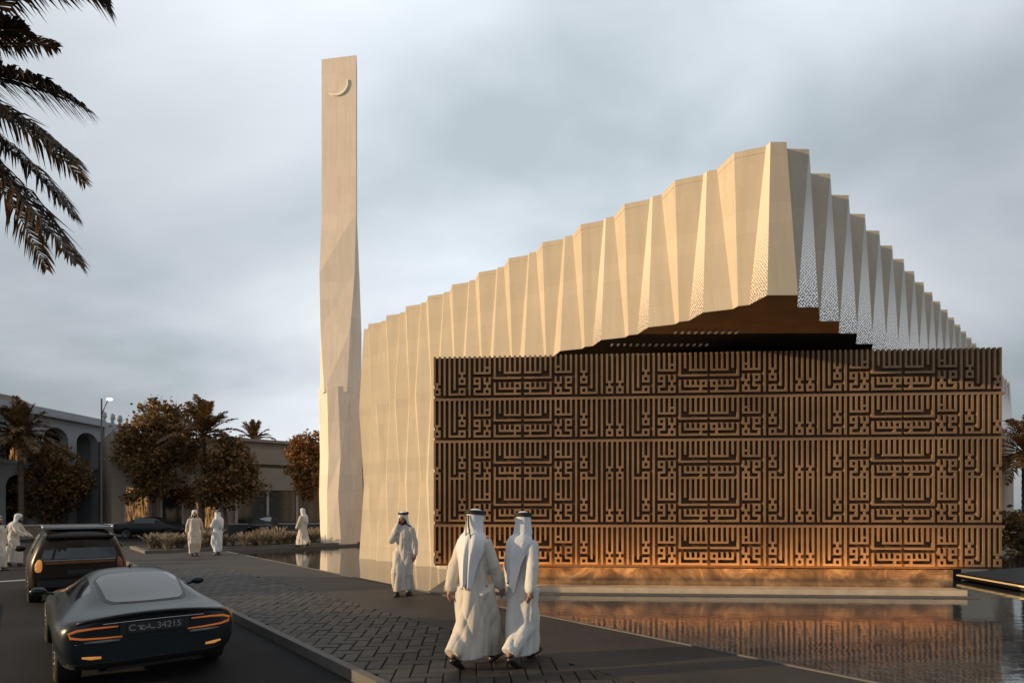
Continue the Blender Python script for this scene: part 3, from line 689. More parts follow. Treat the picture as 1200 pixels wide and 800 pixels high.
# ------------------------------------------------------------------ cars
def carpaint(name,c,rough=.28,metal=.5):
    m=mat(name,c,rough,.05,3,metal=metal,coat=.08,spec=.2); return m
M['paint_grey']=carpaint('dark_grey_car_paint',(.017,.024,.028),.24,.15)
M['paint_black']=carpaint('black_car_paint',(.012,.012,.013),.3,.2)
M['paint_brown']=carpaint('dark_bronze_car_paint',(.03,.022,.016),.3,.4)
M['glass']=mat('tinted_glass',(.012,.014,.016),.05,0,spec=.8)
M['glass_rear']=mat('rear_window_glass',(.035,.039,.043),.12,.3,2.5,spec=.9,stretch=(.4,3,3))
M['arch']=mat('wheel_arch_black',(.006,.006,.006),.9,0)
M['tyre']=mat('tyre_rubber',(.012,.012,.012),.8,.1)
M['rim']=mat('alloy_rim',(.16,.16,.165),.3,.1,metal=.9)
M['trim']=mat('black_trim',(.008,.008,.009),.45,0)
M['chrome']=mat('bright_trim',(.5,.52,.55),.2,0,metal=1)
M['tail']=mat('amber_tail_lamp',(.30,.07,.012),.25,.1,emit=(1,.28,.05),estr=.22)
M['tail_bright']=mat('bright_amber_tail_lamp',(.5,.2,.05),.3,.25,12,emit=(1,.42,.1),estr=.32)
M['tail_dim']=mat('unlit_amber_band',(.16,.05,.014),.3,.2,6)
M['lens']=mat('clear_lamp_lens',(.10,.115,.125),.15,.2,20,spec=.8)
M['plate']=mat('dark_plate',(.012,.012,.013),.5,.1); M['plate_ink']=mat('plate_characters',(.22,.24,.26),.5,.1)
def body_mesh(st, mats, glassf, wheels, wr, sub=2, width_arch=.34):
    """st: list of stations (y, [(x,z) x 9 from floor centre round to roof centre]); glassf(i,j)->material index"""
    rings=[]
    for y,p in st:
        y_=y if isinstance(y,(list,tuple)) else [y]*9
        r=[Vector((x,y_[k],z)) for k,(x,z) in enumerate(p)]
        rings.append(r+[Vector((-q.x,q.y,q.z)) for q in r[-2:0:-1]])
    bm=bmesh.new(); vs=[[bm.verts.new(q) for q in r] for r in rings]; n=16
    for i in range(len(rings)-1):
        for k in range(n):
            f=bm.faces.new((vs[i][k],vs[i][(k+1)%n],vs[i+1][(k+1)%n],vs[i+1][k])); j=k if k<8 else 15-k
            f.material_index=glassf(i,j)
    for r,rev in ((vs[0],True),(vs[-1],False)):
        for a in range(0,8):
            q=[r[a],r[a+1],r[(16-a-1)%16],r[(16-a)%16]]
            q=list(dict.fromkeys(q))
            if len(q)>2: bm.faces.new(q[::-1] if rev else q)
    bmesh.ops.recalc_face_normals(bm,faces=bm.faces)
    me=bpy.data.meshes.new('b'); bm.to_mesh(me); bm.free(); o=bpy.data.objects.new('b',me); col.objects.link(o)
    for q in mats+[M['arch']]: me.materials.append(q)
    m=o.modifiers.new('s','SUBSURF'); m.levels=sub
    cuts=[]
    for (wy,side) in wheels:
        c=MB(); c.lathe([(0,-.25),(wr,-.25),(wr,.25),(0,.25)],40,0,Matrix.Translation(Vector((side,wy,wr-.03)))@Matrix.Rotation(R(90),4,'Y'))
        mc=c.mesh('c'); b2=bmesh.new(); b2.from_mesh(mc); bmesh.ops.remove_doubles(b2,verts=b2.verts,dist=1e-5); bmesh.ops.recalc_face_normals(b2,faces=b2.faces); b2.to_mesh(mc); b2.free()
        for q in mats+[M['arch']]: mc.materials.append(q)
        for p in mc.polygons: p.material_index=len(mats)
        oc=bpy.data.objects.new('c',mc); col.objects.link(oc); cuts.append(oc)
        bo=o.modifiers.new('x','BOOLEAN'); bo.object=oc; bo.operation='DIFFERENCE'; bo.solver='EXACT'
    out=evaluated(o,'car_body'); scrap(o)
    for oc in cuts: scrap(oc)
    return out
def split(me, idx, name, mt, parent, solid=0.0):
    """faces of one material become a part mesh of their own"""
    bm=bmesh.new(); bm.from_mesh(me); idx=idx if isinstance(idx,tuple) else (idx,); bmesh.ops.delete(bm,geom=[f for f in bm.faces if f.material_index not in idx],context='FACES')
    if not bm.faces: bm.free(); return None
    for f in bm.faces: f.material_index=idx.index(f.material_index)
    m2=bpy.data.meshes.new(name); bm.to_mesh(m2); bm.free(); return link(name,m2,mt,parent,True)
def wheel(root, x, y, r, w, spokes=10, rimmat='rim'):
    Mx=Matrix.Rotation(R(90),4,'Y')
    sgn=1 if x>0 else -1
    t=MB(); t.lathe([(r*.66,-w/2),(r*.93,-w/2),(r,-w*.36),(r,w*.36),(r*.93,w/2),(r*.66,w/2),(r*.66,-w/2)],32,0,Mx)
    o=t.build('wheel',M['tyre'],root,True); o.location=(x,y,r)
    q=MB(); q.lathe([(r*.66,-w*.45),(r*.68,w*.47),(r*.62,w*.47),(r*.60,w*.1),(r*.16,w*.1)],32,0,Matrix.Scale(sgn,4,(1,0,0))@Mx)
    for k in range(spokes):
        a=2*math.pi*k/spokes
        q.tube([Vector((sgn*w*.38,r*.12*math.cos(a),r*.12*math.sin(a))),Vector((sgn*w*.45,r*.63*math.cos(a),r*.63*math.sin(a)))],[r*.06,r*.045],6)
    q.lathe([(0,w*.42),(r*.13,w*.4),(r*.15,w*.1)],16,0,Matrix.Scale(sgn,4,(1,0,0))@Mx)
    q.build('rim',M[rimmat],o,True)
def sec(zb,xb,c,d,e,f,g,h,i): return [(0,zb),(xb,zb),c,d,e,f,g,h,(0,i)]
def place(root, px_right, py_right, scale, z):
    root.scale=(scale,)*3
# ---- the low coupe
S=.925
Rr=gnd(266,788,ZR)
coupe=empty('coupe',Rr-ND*(.90*S-.10)+Vector((0,0,0)),math.atan2(RD.y,RD.x)-R(90)); coupe.scale=(S,)*3
tag(coupe,'low dark grey two door coupe with amber lamps, parked behind the estate car','car','cars parked along the kerb')
st=[
 ([-.0]*9, sec(.36,.45,(.62,.40),(.66,.55),(.64,.72),(.58,.80),(.42,.835),(.25,.845),.85)),
 ([.02,.02,.04,.05,.05,.04,.0,-.02,-.03], sec(.32,.55,(.80,.36),(.86,.55),(.84,.74),(.76,.83),(.55,.872),(.30,.885),.89)),
 ([.10,.10,.16,.20,.20,.16,.08,.05,.04], sec(.26,.66,(.88,.32),(.945,.56),(.93,.76),(.84,.845),(.60,.885),(.34,.90),.905)),
 (.48, sec(.18,.75,(.90,.27),(.965,.58),(.965,.79),(.83,.875),(.60,.905),(.36,.925),.93)),
 (.72, sec(.16,.78,(.90,.26),(.97,.59),(.965,.80),(.80,.885),(.57,.965),(.35,.995),1.0)),
 (1.15,sec(.15,.78,(.90,.26),(.965,.60),(.95,.815),(.765,.895),(.545,1.085),(.34,1.13),1.14)),
 (1.65,sec(.15,.78,(.90,.26),(.945,.60),(.92,.81),(.755,.90),(.515,1.175),(.33,1.24),1.255)),
 (2.15,sec(.15,.78,(.90,.26),(.93,.60),(.905,.80),(.755,.90),(.51,1.21),(.33,1.275),1.285)),
 (2.65,sec(.15,.78,(.90,.26),(.93,.59),(.905,.79),(.76,.89),(.53,1.165),(.34,1.23),1.24)),
 (3.25,sec(.15,.78,(.90,.26),(.94,.58),(.915,.77),(.79,.865),(.63,.93),(.42,.955),.96)),
 (3.7, sec(.15,.78,(.90,.27),(.955,.57),(.93,.75),(.82,.84),(.62,.875),(.40,.885),.89)),
 (4.3, sec(.18,.70,(.84,.28),(.90,.52),(.87,.67),(.76,.75),(.56,.785),(.36,.795),.80)),
 (4.65,sec(.22,.50,(.62,.30),(.68,.46),(.66,.56),(.56,.62),(.42,.645),(.25,.65),.655))]
def gf(i,j):
    if i<=2 and j<=1: return 3
    if 5<=i<=8 and j==5: return 2          # side windows
    if 8<=i<=8 and j>=6: return 2
    return 0
cm=body_mesh(st,[M['paint_grey'],M['glass_rear'],M['glass']],gf,[(.95,.93),(.95,-.93),(3.72,.93),(3.72,-.93)],.37)
split(cm,(0,3),'body',[M['paint_grey'],M['arch']],coupe); split(cm,2,'side_window',M['glass'],coupe);
for x in (-.80,.80):
    for y in (.95,3.72): wheel(coupe,x,y,.335,.26)
from mathutils.bvhtree import BVHTree
bvh=BVHTree.FromPolygons([v.co.copy() for v in cm.vertices],[tuple(p.vertices) for p in cm.polygons])
def rearY(x,z):
    h=bvh.ray_cast(Vector((x,-2,z)),Vector((0,1,0)))
    return h[0].y if h[0] is not None else .3
def topZ(x,y):
    h=bvh.ray_cast(Vector((x,y,3)),Vector((0,0,-1))); return h[0].z
def pane(name,grow,dz,mt):
    g=MB(); K=18; rows=[]
    for i in range(K+1):
        v=i/K; y=.60-grow+(1.02+2*grow)*v; e=min(v,1-v)*K/3.0; rnd=1-.16*max(0,1-e)**2
        hw=(.42+.055*v+grow)*rnd
        rows.append([Vector((hw*(-1+2*k/20), y+.05*(1-v)*(1-(1-2*k/20)**2)*-1, 0)) for k in range(21)])
    rows=[[Vector((p.x,p.y,topZ(p.x,p.y)+dz)) for p in r] for r in rows]
    g.rings(rows,0,False,False); return g.build(name,mt,coupe,True,fix=False)
pane('window_seal',.035,.004,M['trim']); pane('rear_window',0,.009,M['glass_rear'])
for sg in (-1,1):
    lamp=MB()
    pts=[(.38,.765),(.60,.765),(.76,.752),(.835,.72),(.82,.675),(.72,.655),(.52,.645),(.34,.642)]
    lamp.tube([Vector((sg*x,rearY(sg*x,z)-.008,z)) for x,z in pts],[.008,.012,.014,.015,.014,.012,.010,.008],8)
    lo=lamp.build('tail_light',M['tail'],coupe,True)
    ln=MB(); ln.tube([Vector((sg*x,rearY(sg*x,z)-.006,z)) for x,z in ((.36,.605),(.52,.605),(.70,.61))],[.017,.021,.012],8); ln.build('reversing_light',M['lens'],coupe,True)
    fgm=MB(); fgm.tube([Vector((sg*x,rearY(sg*x,z)-.006,z)) for x,z in ((.54,.425),(.64,.43),(.72,.445))],[.014,.02,.01],8); fgm.build('reflector',M['tail_bright'],coupe,True)
    mir=MB(); mir.ball((sg*1.04,2.75,.93),(.10,.075,.06),14); mir.tube([(sg*.86,2.78,.88),(sg*1.0,2.77,.91)],[.02,.02],8); mir.build('wing_mirror',M['paint_grey'],coupe,True)
    ex=MB(); ex.lathe([(.035,-.06),(.042,-.06),(.042,.05)],20,0,Matrix.Translation(Vector((sg*.52,.10,.30)))@Matrix.Rotation(R(90),4,'X')); ex.build('exhaust_pipe',M['chrome'],coupe,True)
mk=MB(); mk.tube([Vector((-.86,.16,.42)),Vector((-.855,.15,.56))],[.012,.014],8); mk.build('side_marker',M['tail'],coupe,True)
sp=MB(); K=15
sp.rings([[Vector((x,-.035+.11*abs(x/.75)**2.4+dy,.892-.075*abs(x/.75)**2.2+dz)) for dy,dz in ((.14,.012),(.0,.028),(-.035,.012),(-.02,-.012),(.10,-.02))] for x in [(-.76+1.52*k/K) for k in range(K+1)]]); sp.build('boot_spoiler',M['paint_black'],coupe,True)
ct=MB(); ct.tube([Vector((x,-.025+.085*abs(x/.7)**2.4,.812-.02*abs(x/.7)**2)) for x in [(-.72+1.44*k/14) for k in range(15)]],.0075,6); ct.build('bright_trim_strip',M['chrome'],coupe,True)
for nm,pts_ in (('boot_seam',[(x,z) for x,z in [(-.78+1.56*k/24,.615-.02*abs(-1+2*k/24)**3) for k in range(25)]]),('bumper_seam',[(-.84+1.68*k/24,.36) for k in range(25)])):
    sm=MB(); sm.tube([Vector((x,rearY(x,z)-.001,z)) for x,z in pts_],.0045,5); sm.build(nm,M['trim'],coupe,True)
pn=MB(); pn.box((-.36,-.005,.66),(.36,.10,.80)); pn.build('plate_recess',M['trim'],coupe)
pt=MB(); pt.box((-.29,-.022,.675),(.29,-.008,.785)); po=pt.build('number_plate',M['plate'],coupe)
def text(body,size,loc,parent,mt,name,rotx=90,ext=.002):
    cu=bpy.data.curves.new('t','FONT'); cu.body=body; cu.size=size; cu.extrude=ext; cu.align_x='CENTER'; cu.align_y='CENTER'
    o=bpy.data.objects.new('t',cu); col.objects.link(o); me=evaluated(o,name); bpy.data.objects.remove(o); me.materials.clear()
    q=link(name,me,mt,parent); q.location=loc; q.rotation_euler=(R(rotx),0,0); return q
text('34215',.105,(.135,-.0245,.728),po,M['plate_ink'],'plate_number')
text('C',.105,(-.245,-.0245,.728),po,M['plate_ink'],'plate_letter')
em=MB()
for a,b,c,d in ((-.19,.745,.07,.012),(-.17,.715,.03,.03),(-.12,.72,.06,.012),(-.08,.745,.012,.03),(-.06,.705,.05,.012),(-.14,.70,.03,.01)): em.box((a,-.0265,b-d/2),(a+c,-.022,b+d/2))
em.build('plate_script',M['plate_ink'],po)
df=MB(); df.box((-.55,.16,.22),(.55,.4,.34)); df.build('rear_diffuser',M['trim'],coupe)
rc=MB(); rc.tube([(0,2.2,1.28),(0,2.12,1.31)],[.02,.008],8); rc.build('roof_antenna',M['trim'],coupe,True)

# ---- the tall estate car (upright tailgate, roof rails)
def suv(loc, heading, scale, label, paint, tailm, group):
    o=empty('estate_car',loc,heading); o.scale=(scale,)*3; tag(o,label,'car',group)
    st=[
     ([-.0]*9, sec(.42,.60,(.74,.46),(.80,.65),(.80,.92),(.76,1.10),(.64,1.42),(.40,1.52),1.54)),
     ([.04,.04,.05,.06,.06,.08,.14,.16,.16], sec(.34,.72,(.88,.42),(.93,.68),(.92,.98),(.88,1.14),(.72,1.60),(.46,1.70),1.72)),
     ([.22,.22,.24,.26,.26,.28,.32,.34,.34], sec(.28,.80,(.94,.38),(.985,.68),(.97,1.0),(.92,1.16),(.76,1.68),(.48,1.765),1.78)),
     (.9,sec(.26,.82,(.95,.38),(1.0,.68),(.98,1.0),(.93,1.16),(.76,1.72),(.48,1.80),1.815)),
     (1.7,sec(.26,.82,(.94,.38),(.985,.68),(.97,1.0),(.92,1.16),(.75,1.735),(.48,1.815),1.83)),
     (2.5,sec(.26,.82,(.94,.38),(.985,.68),(.97,1.0),(.92,1.16),(.75,1.72),(.48,1.80),1.815)),
     (3.0,sec(.26,.82,(.94,.38),(.985,.68),(.97,1.0),(.92,1.15),(.76,1.62),(.48,1.68),1.69)),
     (3.7,sec(.26,.82,(.95,.38),(.995,.68),(.975,.98),(.90,1.10),(.74,1.17),(.48,1.20),1.21)),
     (4.5,sec(.28,.80,(.93,.40),(.97,.66),(.95,.92),(.86,1.02),(.68,1.07),(.42,1.09),1.10)),
     (4.85,sec(.34,.66,(.78,.42),(.82,.62),(.80,.80),(.72,.88),(.56,.92),(.34,.94),.945))]
    def gf(i,j):
        if i in (0,) and False: return 1
        if 2<=i<=5 and j==5: return 1
        if i==6 and j>=6: return 1
        return 0
    cm=body_mesh(st,[paint,M['glass']],gf,[(1.0,.95),(1.0,-.95),(3.95,.95),(3.95,-.95)],.44)
    split(cm,(0,2),'body',[paint,M['arch']],o); split(cm,1,'side_window',M['glass'],o)
    for x in (-.84,.84):
        for y in (1.0,3.95): wheel(o,x,y,.40,.27,5)
    rw_=MB(); rw_.rings([[Vector((x*wd,-.012+dy+.05*abs(x)**3,z)) for x in (-1,-.8,-.4,0,.4,.8,1)] for z,wd,dy in ((1.10,.74,-.02),(1.3,.69,.005),(1.50,.62,.055),(1.56,.58,.085))],0,False,False)
    rw_.build('rear_window',M['glass'],o,True)
    sp_=MB(); sp_.prism([(-.66,-.06),(.66,-.06),(.72,.35),(-.72,.35)],1.60,1.645); sp_.build('roof_spoiler',paint,o)
    rp=MB(); rp.prism([(-.70,.30),(.70,.30),(.66,2.5),(-.66,2.5)],1.80,1.845); rp.build('roof_panel',mat('silver_roof_glass',(.20,.215,.23),.22,.1,2,metal=.3),o)
    for sg in (-1,1):
        t=MB(); t.capsule([(sg*.79,.0,.86),(sg*.785,.01,.97),(sg*.77,.03,1.05)],[.065,.07,.05],10); to=t.build('tail_light',tailm[0 if sg<0 else 1],o)
        rl=MB(); rl.tube([(sg*.70,.5,1.80),(sg*.70,.62,1.87),(sg*.70,2.4,1.87),(sg*.70,2.55,1.80)],.018,8); rl.build('roof_rail',M['chrome'],o,True)
        mr=MB(); mr.ball((sg*1.1,3.05,1.22),(.12,.08,.09),12); mr.build('wing_mirror',paint,o,True)
    bt=MB(); bt.box((-.70,-.055,1.055),(.70,-.01,1.085)); bt.build('tailgate_strip',M['chrome'],o)
    b2=MB(); b2.box((-.68,-.045,.98),(.68,.0,1.045)); b2.build('tailgate_band',M['tail_dim'],o)
    bu=MB(); bu.box((-.80,-.07,.44),(.80,.10,.60)); bu.box((-.80,-.055,.68),(.80,.0,.70)); bu.build('rear_bumper',M['trim'],o)
    np_=MB(); np_.box((-.26,-.05,.72),(.26,-.02,.83)); np_.build('number_plate',M['plate'],o)
    return o
Rs=Vector((-8.45,12.45,ZR))
suv(Rs-ND*(.88*.86),math.atan2(RD.y,RD.x)-R(90),.86,'tall dark estate car with roof rails and one glowing tail lamp, ahead of the coupe',M['paint_brown'],(M['tail_bright'],M['tail_dim']),'cars parked along the kerb')

# ---- saloon cars on the cross street
def saloon(loc, heading, scale, label, paint, group, lampm):
    o=empty('saloon_car',loc,heading); o.scale=(scale,)*3; tag(o,label,'car',group)
    st=[
     ([0]*9, sec(.36,.5,(.64,.40),(.70,.56),(.70,.76),(.64,.90),(.45,.94),(.25,.95),.95)),
     ([.1]*9, sec(.28,.66,(.84,.34),(.89,.58),(.87,.82),(.78,.96),(.58,1.0),(.34,1.01),1.02)),
     (.75,sec(.2,.74,(.88,.30),(.93,.6),(.91,.85),(.80,.99),(.62,1.04),(.38,1.05),1.06)),
     (1.35,sec(.2,.74,(.88,.30),(.92,.6),(.90,.86),(.78,.98),(.58,1.34),(.36,1.38),1.39)),
     (2.1,sec(.2,.74,(.88,.30),(.92,.6),(.90,.86),(.78,.97),(.57,1.42),(.36,1.46),1.47)),
     (2.7,sec(.2,.74,(.88,.30),(.92,.6),(.90,.85),(.78,.96),(.58,1.38),(.36,1.42),1.43)),
     (3.4,sec(.2,.74,(.88,.30),(.92,.6),(.89,.83),(.78,.93),(.62,.98),(.38,1.0),1.01)),
     (4.2,sec(.22,.72,(.86,.32),(.90,.58),(.86,.76),(.74,.85),(.56,.89),(.34,.9),.905)),
     (4.6,sec(.28,.5,(.66,.36),(.70,.52),(.66,.64),(.56,.7),(.4,.73),(.25,.735),.74))]
    gf=lambda i,j: 1 if (3<=i<=4 and j==5) or (i in(2,5) and j>=6) else 0
    cm=body_mesh(st,[paint,M['glass']],gf,[(.95,.88),(.95,-.88),(3.65,.88),(3.65,-.88)],.36)
    split(cm,(0,2),'body',[paint,M['arch']],o); split(cm,1,'window',M['glass'],o)
    for x in (-.77,.77):
        for y in (.95,3.65): wheel(o,x,y,.325,.22)
    for sg in (-1,1):
        t=MB(); t.ball((sg*.66,.06,.80),(.16,.08,.05),12); t.build('tail_light',lampm,o,True)
        t=MB(); t.ball((sg*.62,4.48,.62),(.14,.09,.05),12); t.build('headlight',M['lens'],o,True)
    return o
hd=math.atan2(ND.y,ND.x)-R(90)
p1=gnd(140,630,ZR); saloon(p1,hd-R(38),1.0,'dark saloon car side on, on the cross street behind the estate car',M['paint_black'],'cars on the cross street',M['tail'])
p2=gnd(300,626,ZR)+Vector((0,3,0)); saloon(p2,R(-180)+R(10),1.0,'dark saloon car half hidden behind the grass planter, nearer the tan building',M['paint_black'],'cars on the cross street',M['tail_bright'])
# ------------------------------------------------------------------ trees and palms
def leaf_mesh(mb, blobs, n, size, rng, squash=1.0):
    """n leaf sprays spread through and near the skin of several overlapping clumps"""
    tot=sum(b[1][0]*b[1][2] for b in blobs)
    for c,r in blobs:
        k=int(n*r[0]*r[2]/tot)
        subs=[]
        for _ in range(max(6,k//38)):
            d=Vector((rng.gauss(0,1),rng.gauss(0,1),rng.gauss(0,1))).normalized(); q=rng.uniform(.55,1.06)
            subs.append((Vector((c[0]+d.x*r[0]*q,c[1]+d.y*r[1]*q,c[2]+d.z*r[2]*q)),rng.uniform(.10,.24)*r[0]))
        for _ in range(k):
            s,sr=rng.choice(subs)
            p=s+Vector((rng.gauss(0,1),rng.gauss(0,1),rng.gauss(0,.8)))*sr
            a=Vector((rng.gauss(0,1),rng.gauss(0,1),rng.gauss(-.2,.8))).normalized(); b=a.cross(Vector((rng.gauss(0,1),rng.gauss(0,1),rng.gauss(0,1)))).normalized()
            L_=size*rng.uniform(.6,1.4); w_=L_*rng.uniform(.28,.45); fold_=a.cross(b)*w_*.3
            i=len(mb.v); mb.v += [tuple(p),tuple(p+a*L_*.5+b*w_+fold_),tuple(p+a*L_),tuple(p+a*L_*.5-b*w_+fold_)]
            mb.f += [(i,i+1,i+2,i+3)]; mb.m.append(0); mb.uv.append(None)
def tree(loc, h, blobs, n, size, label, leaf, seed, trunk_h=None, tr=.16, group='street trees in front of the far buildings', stems=1):
    rng=random.Random(seed); o=empty('tree',loc); tag(o,label,'tree',group)
    t=MB()
    for s in range(stems):
        bx=rng.uniform(-.5,.5) if stems>1 else 0
        th=trunk_h or h*.45; top=Vector((bx+rng.uniform(-.3,.3),rng.uniform(-.3,.3),th))
        t.tube([(bx,0,-.3),(bx+rng.uniform(-.08,.08),0,th*.4),top],[tr*1.25,tr,tr*.75],9)
        for c,r in blobs:
            c=Vector(c); m1=top.lerp(c,.5)+Vector((rng.uniform(-.25,.25),rng.uniform(-.25,.25),.1)); t.tube([top,m1,c+Vector((0,0,r[2]*.4))],[tr*.6,tr*.38,tr*.12],7)
            for _ in range(4):
                d=Vector((rng.gauss(0,1),rng.gauss(0,1),rng.gauss(0.3,.7))).normalized(); t.tube([m1,c+Vector((d.x*r[0]*.45,d.y*r[1]*.45,d.z*r[2]*.45)),c+Vector((d.x*r[0]*.9,d.y*r[1]*.9,d.z*r[2]*.9))],[tr*.3,tr*.16,tr*.05],5)
    t.build('trunk',M['bark'],o,True)
    m_=MB(); leaf_mesh(m_,blobs,n,size,rng); m_.build('crown',M[leaf],o,fix=False)
    return o
def frond(mb, b, c, t, rng, nl=44, ll=.5, w=.022, stem=.022, hang=.35):
    """one feather leaf along a bent rib from b past c to t"""
    b,c,t=Vector(b),Vector(c),Vector(t); N_=16; pts=[]
    for i in range(N_+1):
        u=i/N_; pts.append(b*(1-u)**2+c*2*u*(1-u)+t*u*u)
    mb.tube(pts,[stem*(1-.85*i/N_) for i in range(N_+1)],5)
    for k in range(nl):
        u=.13+.87*(k+rng.uniform(-.3,.3))/nl; u=min(u,.995)
        p=b*(1-u)**2+c*2*u*(1-u)+t*u*u; T=((c-b)*(1-u)+(t-c)*u).normalized()
        side=T.cross(Vector((0,0,1)))
        side=side.normalized() if side.length>.05 else Vector((1,0,0)); up=side.cross(T).normalized()
        L_=ll*(math.sin(math.pi*min(1,(u*.86+.14)))**.6*.9+.12)*rng.uniform(.85,1.12)
        for s in (-1,1):
            d=(T*rng.uniform(.65,.95)+side*s*rng.uniform(.62,.9)+up*rng.uniform(.0,.4)).normalized()
            m1=p+d*L_*.5; e=p+d*L_+Vector((0,0,-hang*L_*rng.uniform(.5,1.2)))
            wv=T.cross(d).cross(d).normalized()*w*rng.uniform(.8,1.2)
            i=len(mb.v); mb.v += [tuple(p-wv*.5),tuple(p+wv*.5),tuple(m1+wv),tuple(m1-wv),tuple(e)]
            mb.f += [(i,i+1,i+2,i+3),(i+3,i+2,i+4)]; mb.m += [0,0]; mb.uv += [None,None]
def palm(loc, h, R_, n, label, seed, leaf='palm', group=None, tr=.2, nl=26, w=.05, skirt=.5, droop=1.0):
    rng=random.Random(seed); o=empty('palm_tree',loc); tag(o,label,'palm tree',group)
    t=MB(); rs=[];N_=int(h/.14)
    lean=Vector((rng.uniform(-.25,.25),rng.uniform(-.25,.25),0))
    for i in range(N_+1):
        u=i/N_; c=lean*u*u; r=tr*(1.15-.25*u)*(1.06 if i%2 else .94)+ (tr*.35*(u-.88)/.12 if u>.88 else 0)
        rs.append([Vector((c.x+r*math.cos(2*math.pi*k/12+i*.3),c.y+r*math.sin(2*math.pi*k/12+i*.3),-.3+u*(h+.3))) for k in range(12)])
    t.rings(rs); t.build('trunk',M['trunk'],o,True)
    m_=MB(); top=lean+Vector((0,0,h))
    for k in range(n):
        a=2.399963*k+rng.uniform(-.2,.2); u=k/n; el=R(82-118*u*(.7+.3*skirt))+rng.uniform(-.1,.1)
        d=Vector((math.cos(a)*math.cos(el),math.sin(a)*math.cos(el),math.sin(el))); L_=R_*rng.uniform(.88,1.1)
        c=top+d*L_*.55; e=top+d*L_*.95+Vector((0,0,-L_*(.12+.36*math.cos(el)**2)*droop))
        frond(m_,top,c,e,rng,nl,R_*.24,w,.03,.3)
    m_.build('crown',M[leaf],o,fix=False); return o
def up(px,Y,z=ZR): v=at(px,600,Y); v.z=z; return v
def pz(py,Y): return EYE+(HZ-py)/F*Y
Y=44; u=Y/F
tree(up(62,Y),0,[((0,0,pz(568,Y)),(2.0,2.0,2.2)),((-1.3,.3,pz(590,Y)),(1.6,1.5,1.5)),((1.1,0,pz(556,Y)),(1.6,1.6,2.0)),((-.8,.5,pz(535,Y)),(1.3,1.3,1.7))],6500,.26,'rust brown tree right behind the leftmost palm, before the arcade','leaf',11,trunk_h=1.6)
Y=43
tree(up(181,Y),0,[((-.9,0,pz(520,Y)),(1.8,1.8,2.1)),((.8,.2,pz(505,Y)),(1.8,1.8,2.4)),((.2,-.3,pz(545,Y)),(1.8,1.8,1.5)),((0,.2,pz(487,Y)),(1.7,1.5,1.5)),((-.6,-.5,pz(570,Y)),(1.4,1.4,1.1)),((1.9,0,pz(530,Y)),(1.5,1.4,1.8))],9000,.27,'tallest broad brown tree, between the lamp post and the middle palm','leaf',12,trunk_h=3.2,tr=.2)
Y=41
tree(up(265,Y),0,[((0,0,pz(548,Y)),(1.7,1.7,2.0)),((.8,.2,pz(560,Y)),(1.6,1.5,2.0)),((-.7,0,pz(572,Y)),(1.3,1.3,1.4)),((.2,0,pz(528,Y)),(1.2,1.2,1.2))],6800,.25,'dark brown bushy tree in front of the low tan building','leaf',13,trunk_h=1.9)
Y=40
tree(up(358,Y),0,[((0,0,pz(545,Y)),(1.15,1.1,1.9)),((.3,0,pz(522,Y)),(.9,.9,1.2)),((-.5,.1,pz(532,Y)),(.8,.8,1.2)),((.1,0,pz(568,Y)),(.85,.8,1.0))],6500,.19,'slender orange tree just left of the minaret','leaf_orange',14,trunk_h=2.6,tr=.09)
Y=47
tree(up(205,Y),0,[((0,0,pz(570,Y)),(1.5,1.5,1.3)),((1.2,.3,pz(580,Y)),(1.3,1.3,1.1))],4200,.22,'low orange tree under the tallest brown tree','leaf_orange',15,trunk_h=1.5,tr=.11)
tree(up(152,48),0,[((0,0,pz(583,48)),(1.0,1.0,1.1))],1800,.2,'small orange tree at the end of the arcaded building','leaf_orange',18,trunk_h=1.2,tr=.08)
g_='palms along the far street'
palm(up(25,40),pz(508,40)+.12,2.9,34,'leftmost palm, tall on a thin dark trunk before the arcade',21,group=g_,tr=.17,skirt=1.0)
palm(up(236,41),pz(510,41)+.12,3.1,36,'middle palm rising above the brown trees with upright fronds',22,group=g_,tr=.2,skirt=.45,droop=.7)
palm(up(294,62),pz(516,62)+.12,2.8,30,'small distant palm showing above the low tan building',23,group=g_,tr=.2)
palm(up(1203,27,-.1),pz(528,27),2.4,32,'orange lit palm at the right edge beyond the bronze screen',24,leaf='leaf_orange',tr=.17,w=.035,skirt=1.0)
# the near palm: trunk outside the view on the left, fronds reaching in
rng=random.Random(5); npm=empty('palm_tree',rn(0,0,ZR)); C=at(-118,92,5.0); npm.location=(C.x-.15,C.y,ZR); bpy.context.view_layer.update()
tag(npm,'near palm whose dry brown fronds reach in at the top left corner','palm tree')
t=MB(); hh=C.z-ZR; rs=[]
for i in range(56):
    q=i/55; r=.15*(1.2-.3*q)*(1.07 if i%2 else .93)
    rs.append([Vector((.15*q*q+r*math.cos(2*math.pi*k/14+i*.3),r*math.sin(2*math.pi*k/14+i*.3),-.2+q*(hh+.2))) for k in range(14)])
t.rings(rs); t.build('trunk',M['trunk'],npm,True)
m_=MB(); base=Vector((.15,0,hh)); inv=npm.location
def nf(px,py,Yt,cpx,cpy,Yc): frond(m_,base,at(cpx,cpy,Yc)-inv,at(px,py,Yt)-inv,rng,105,.35,.0135,.015,.5)
nf(106,132,5.14,15,68,5.07); nf(94,194,4.86,-10,105,4.93); nf(88,256,5.07,5,150,5.00); nf(90,309,4.80,20,215,4.86); nf(34,36,5.28,-30,20,5.21); nf(128,8,5.49,60,-75,5.28)
nf(-60,320,4.73,-40,200,4.80); nf(30,-170,5.56,-50,-120,5.35)
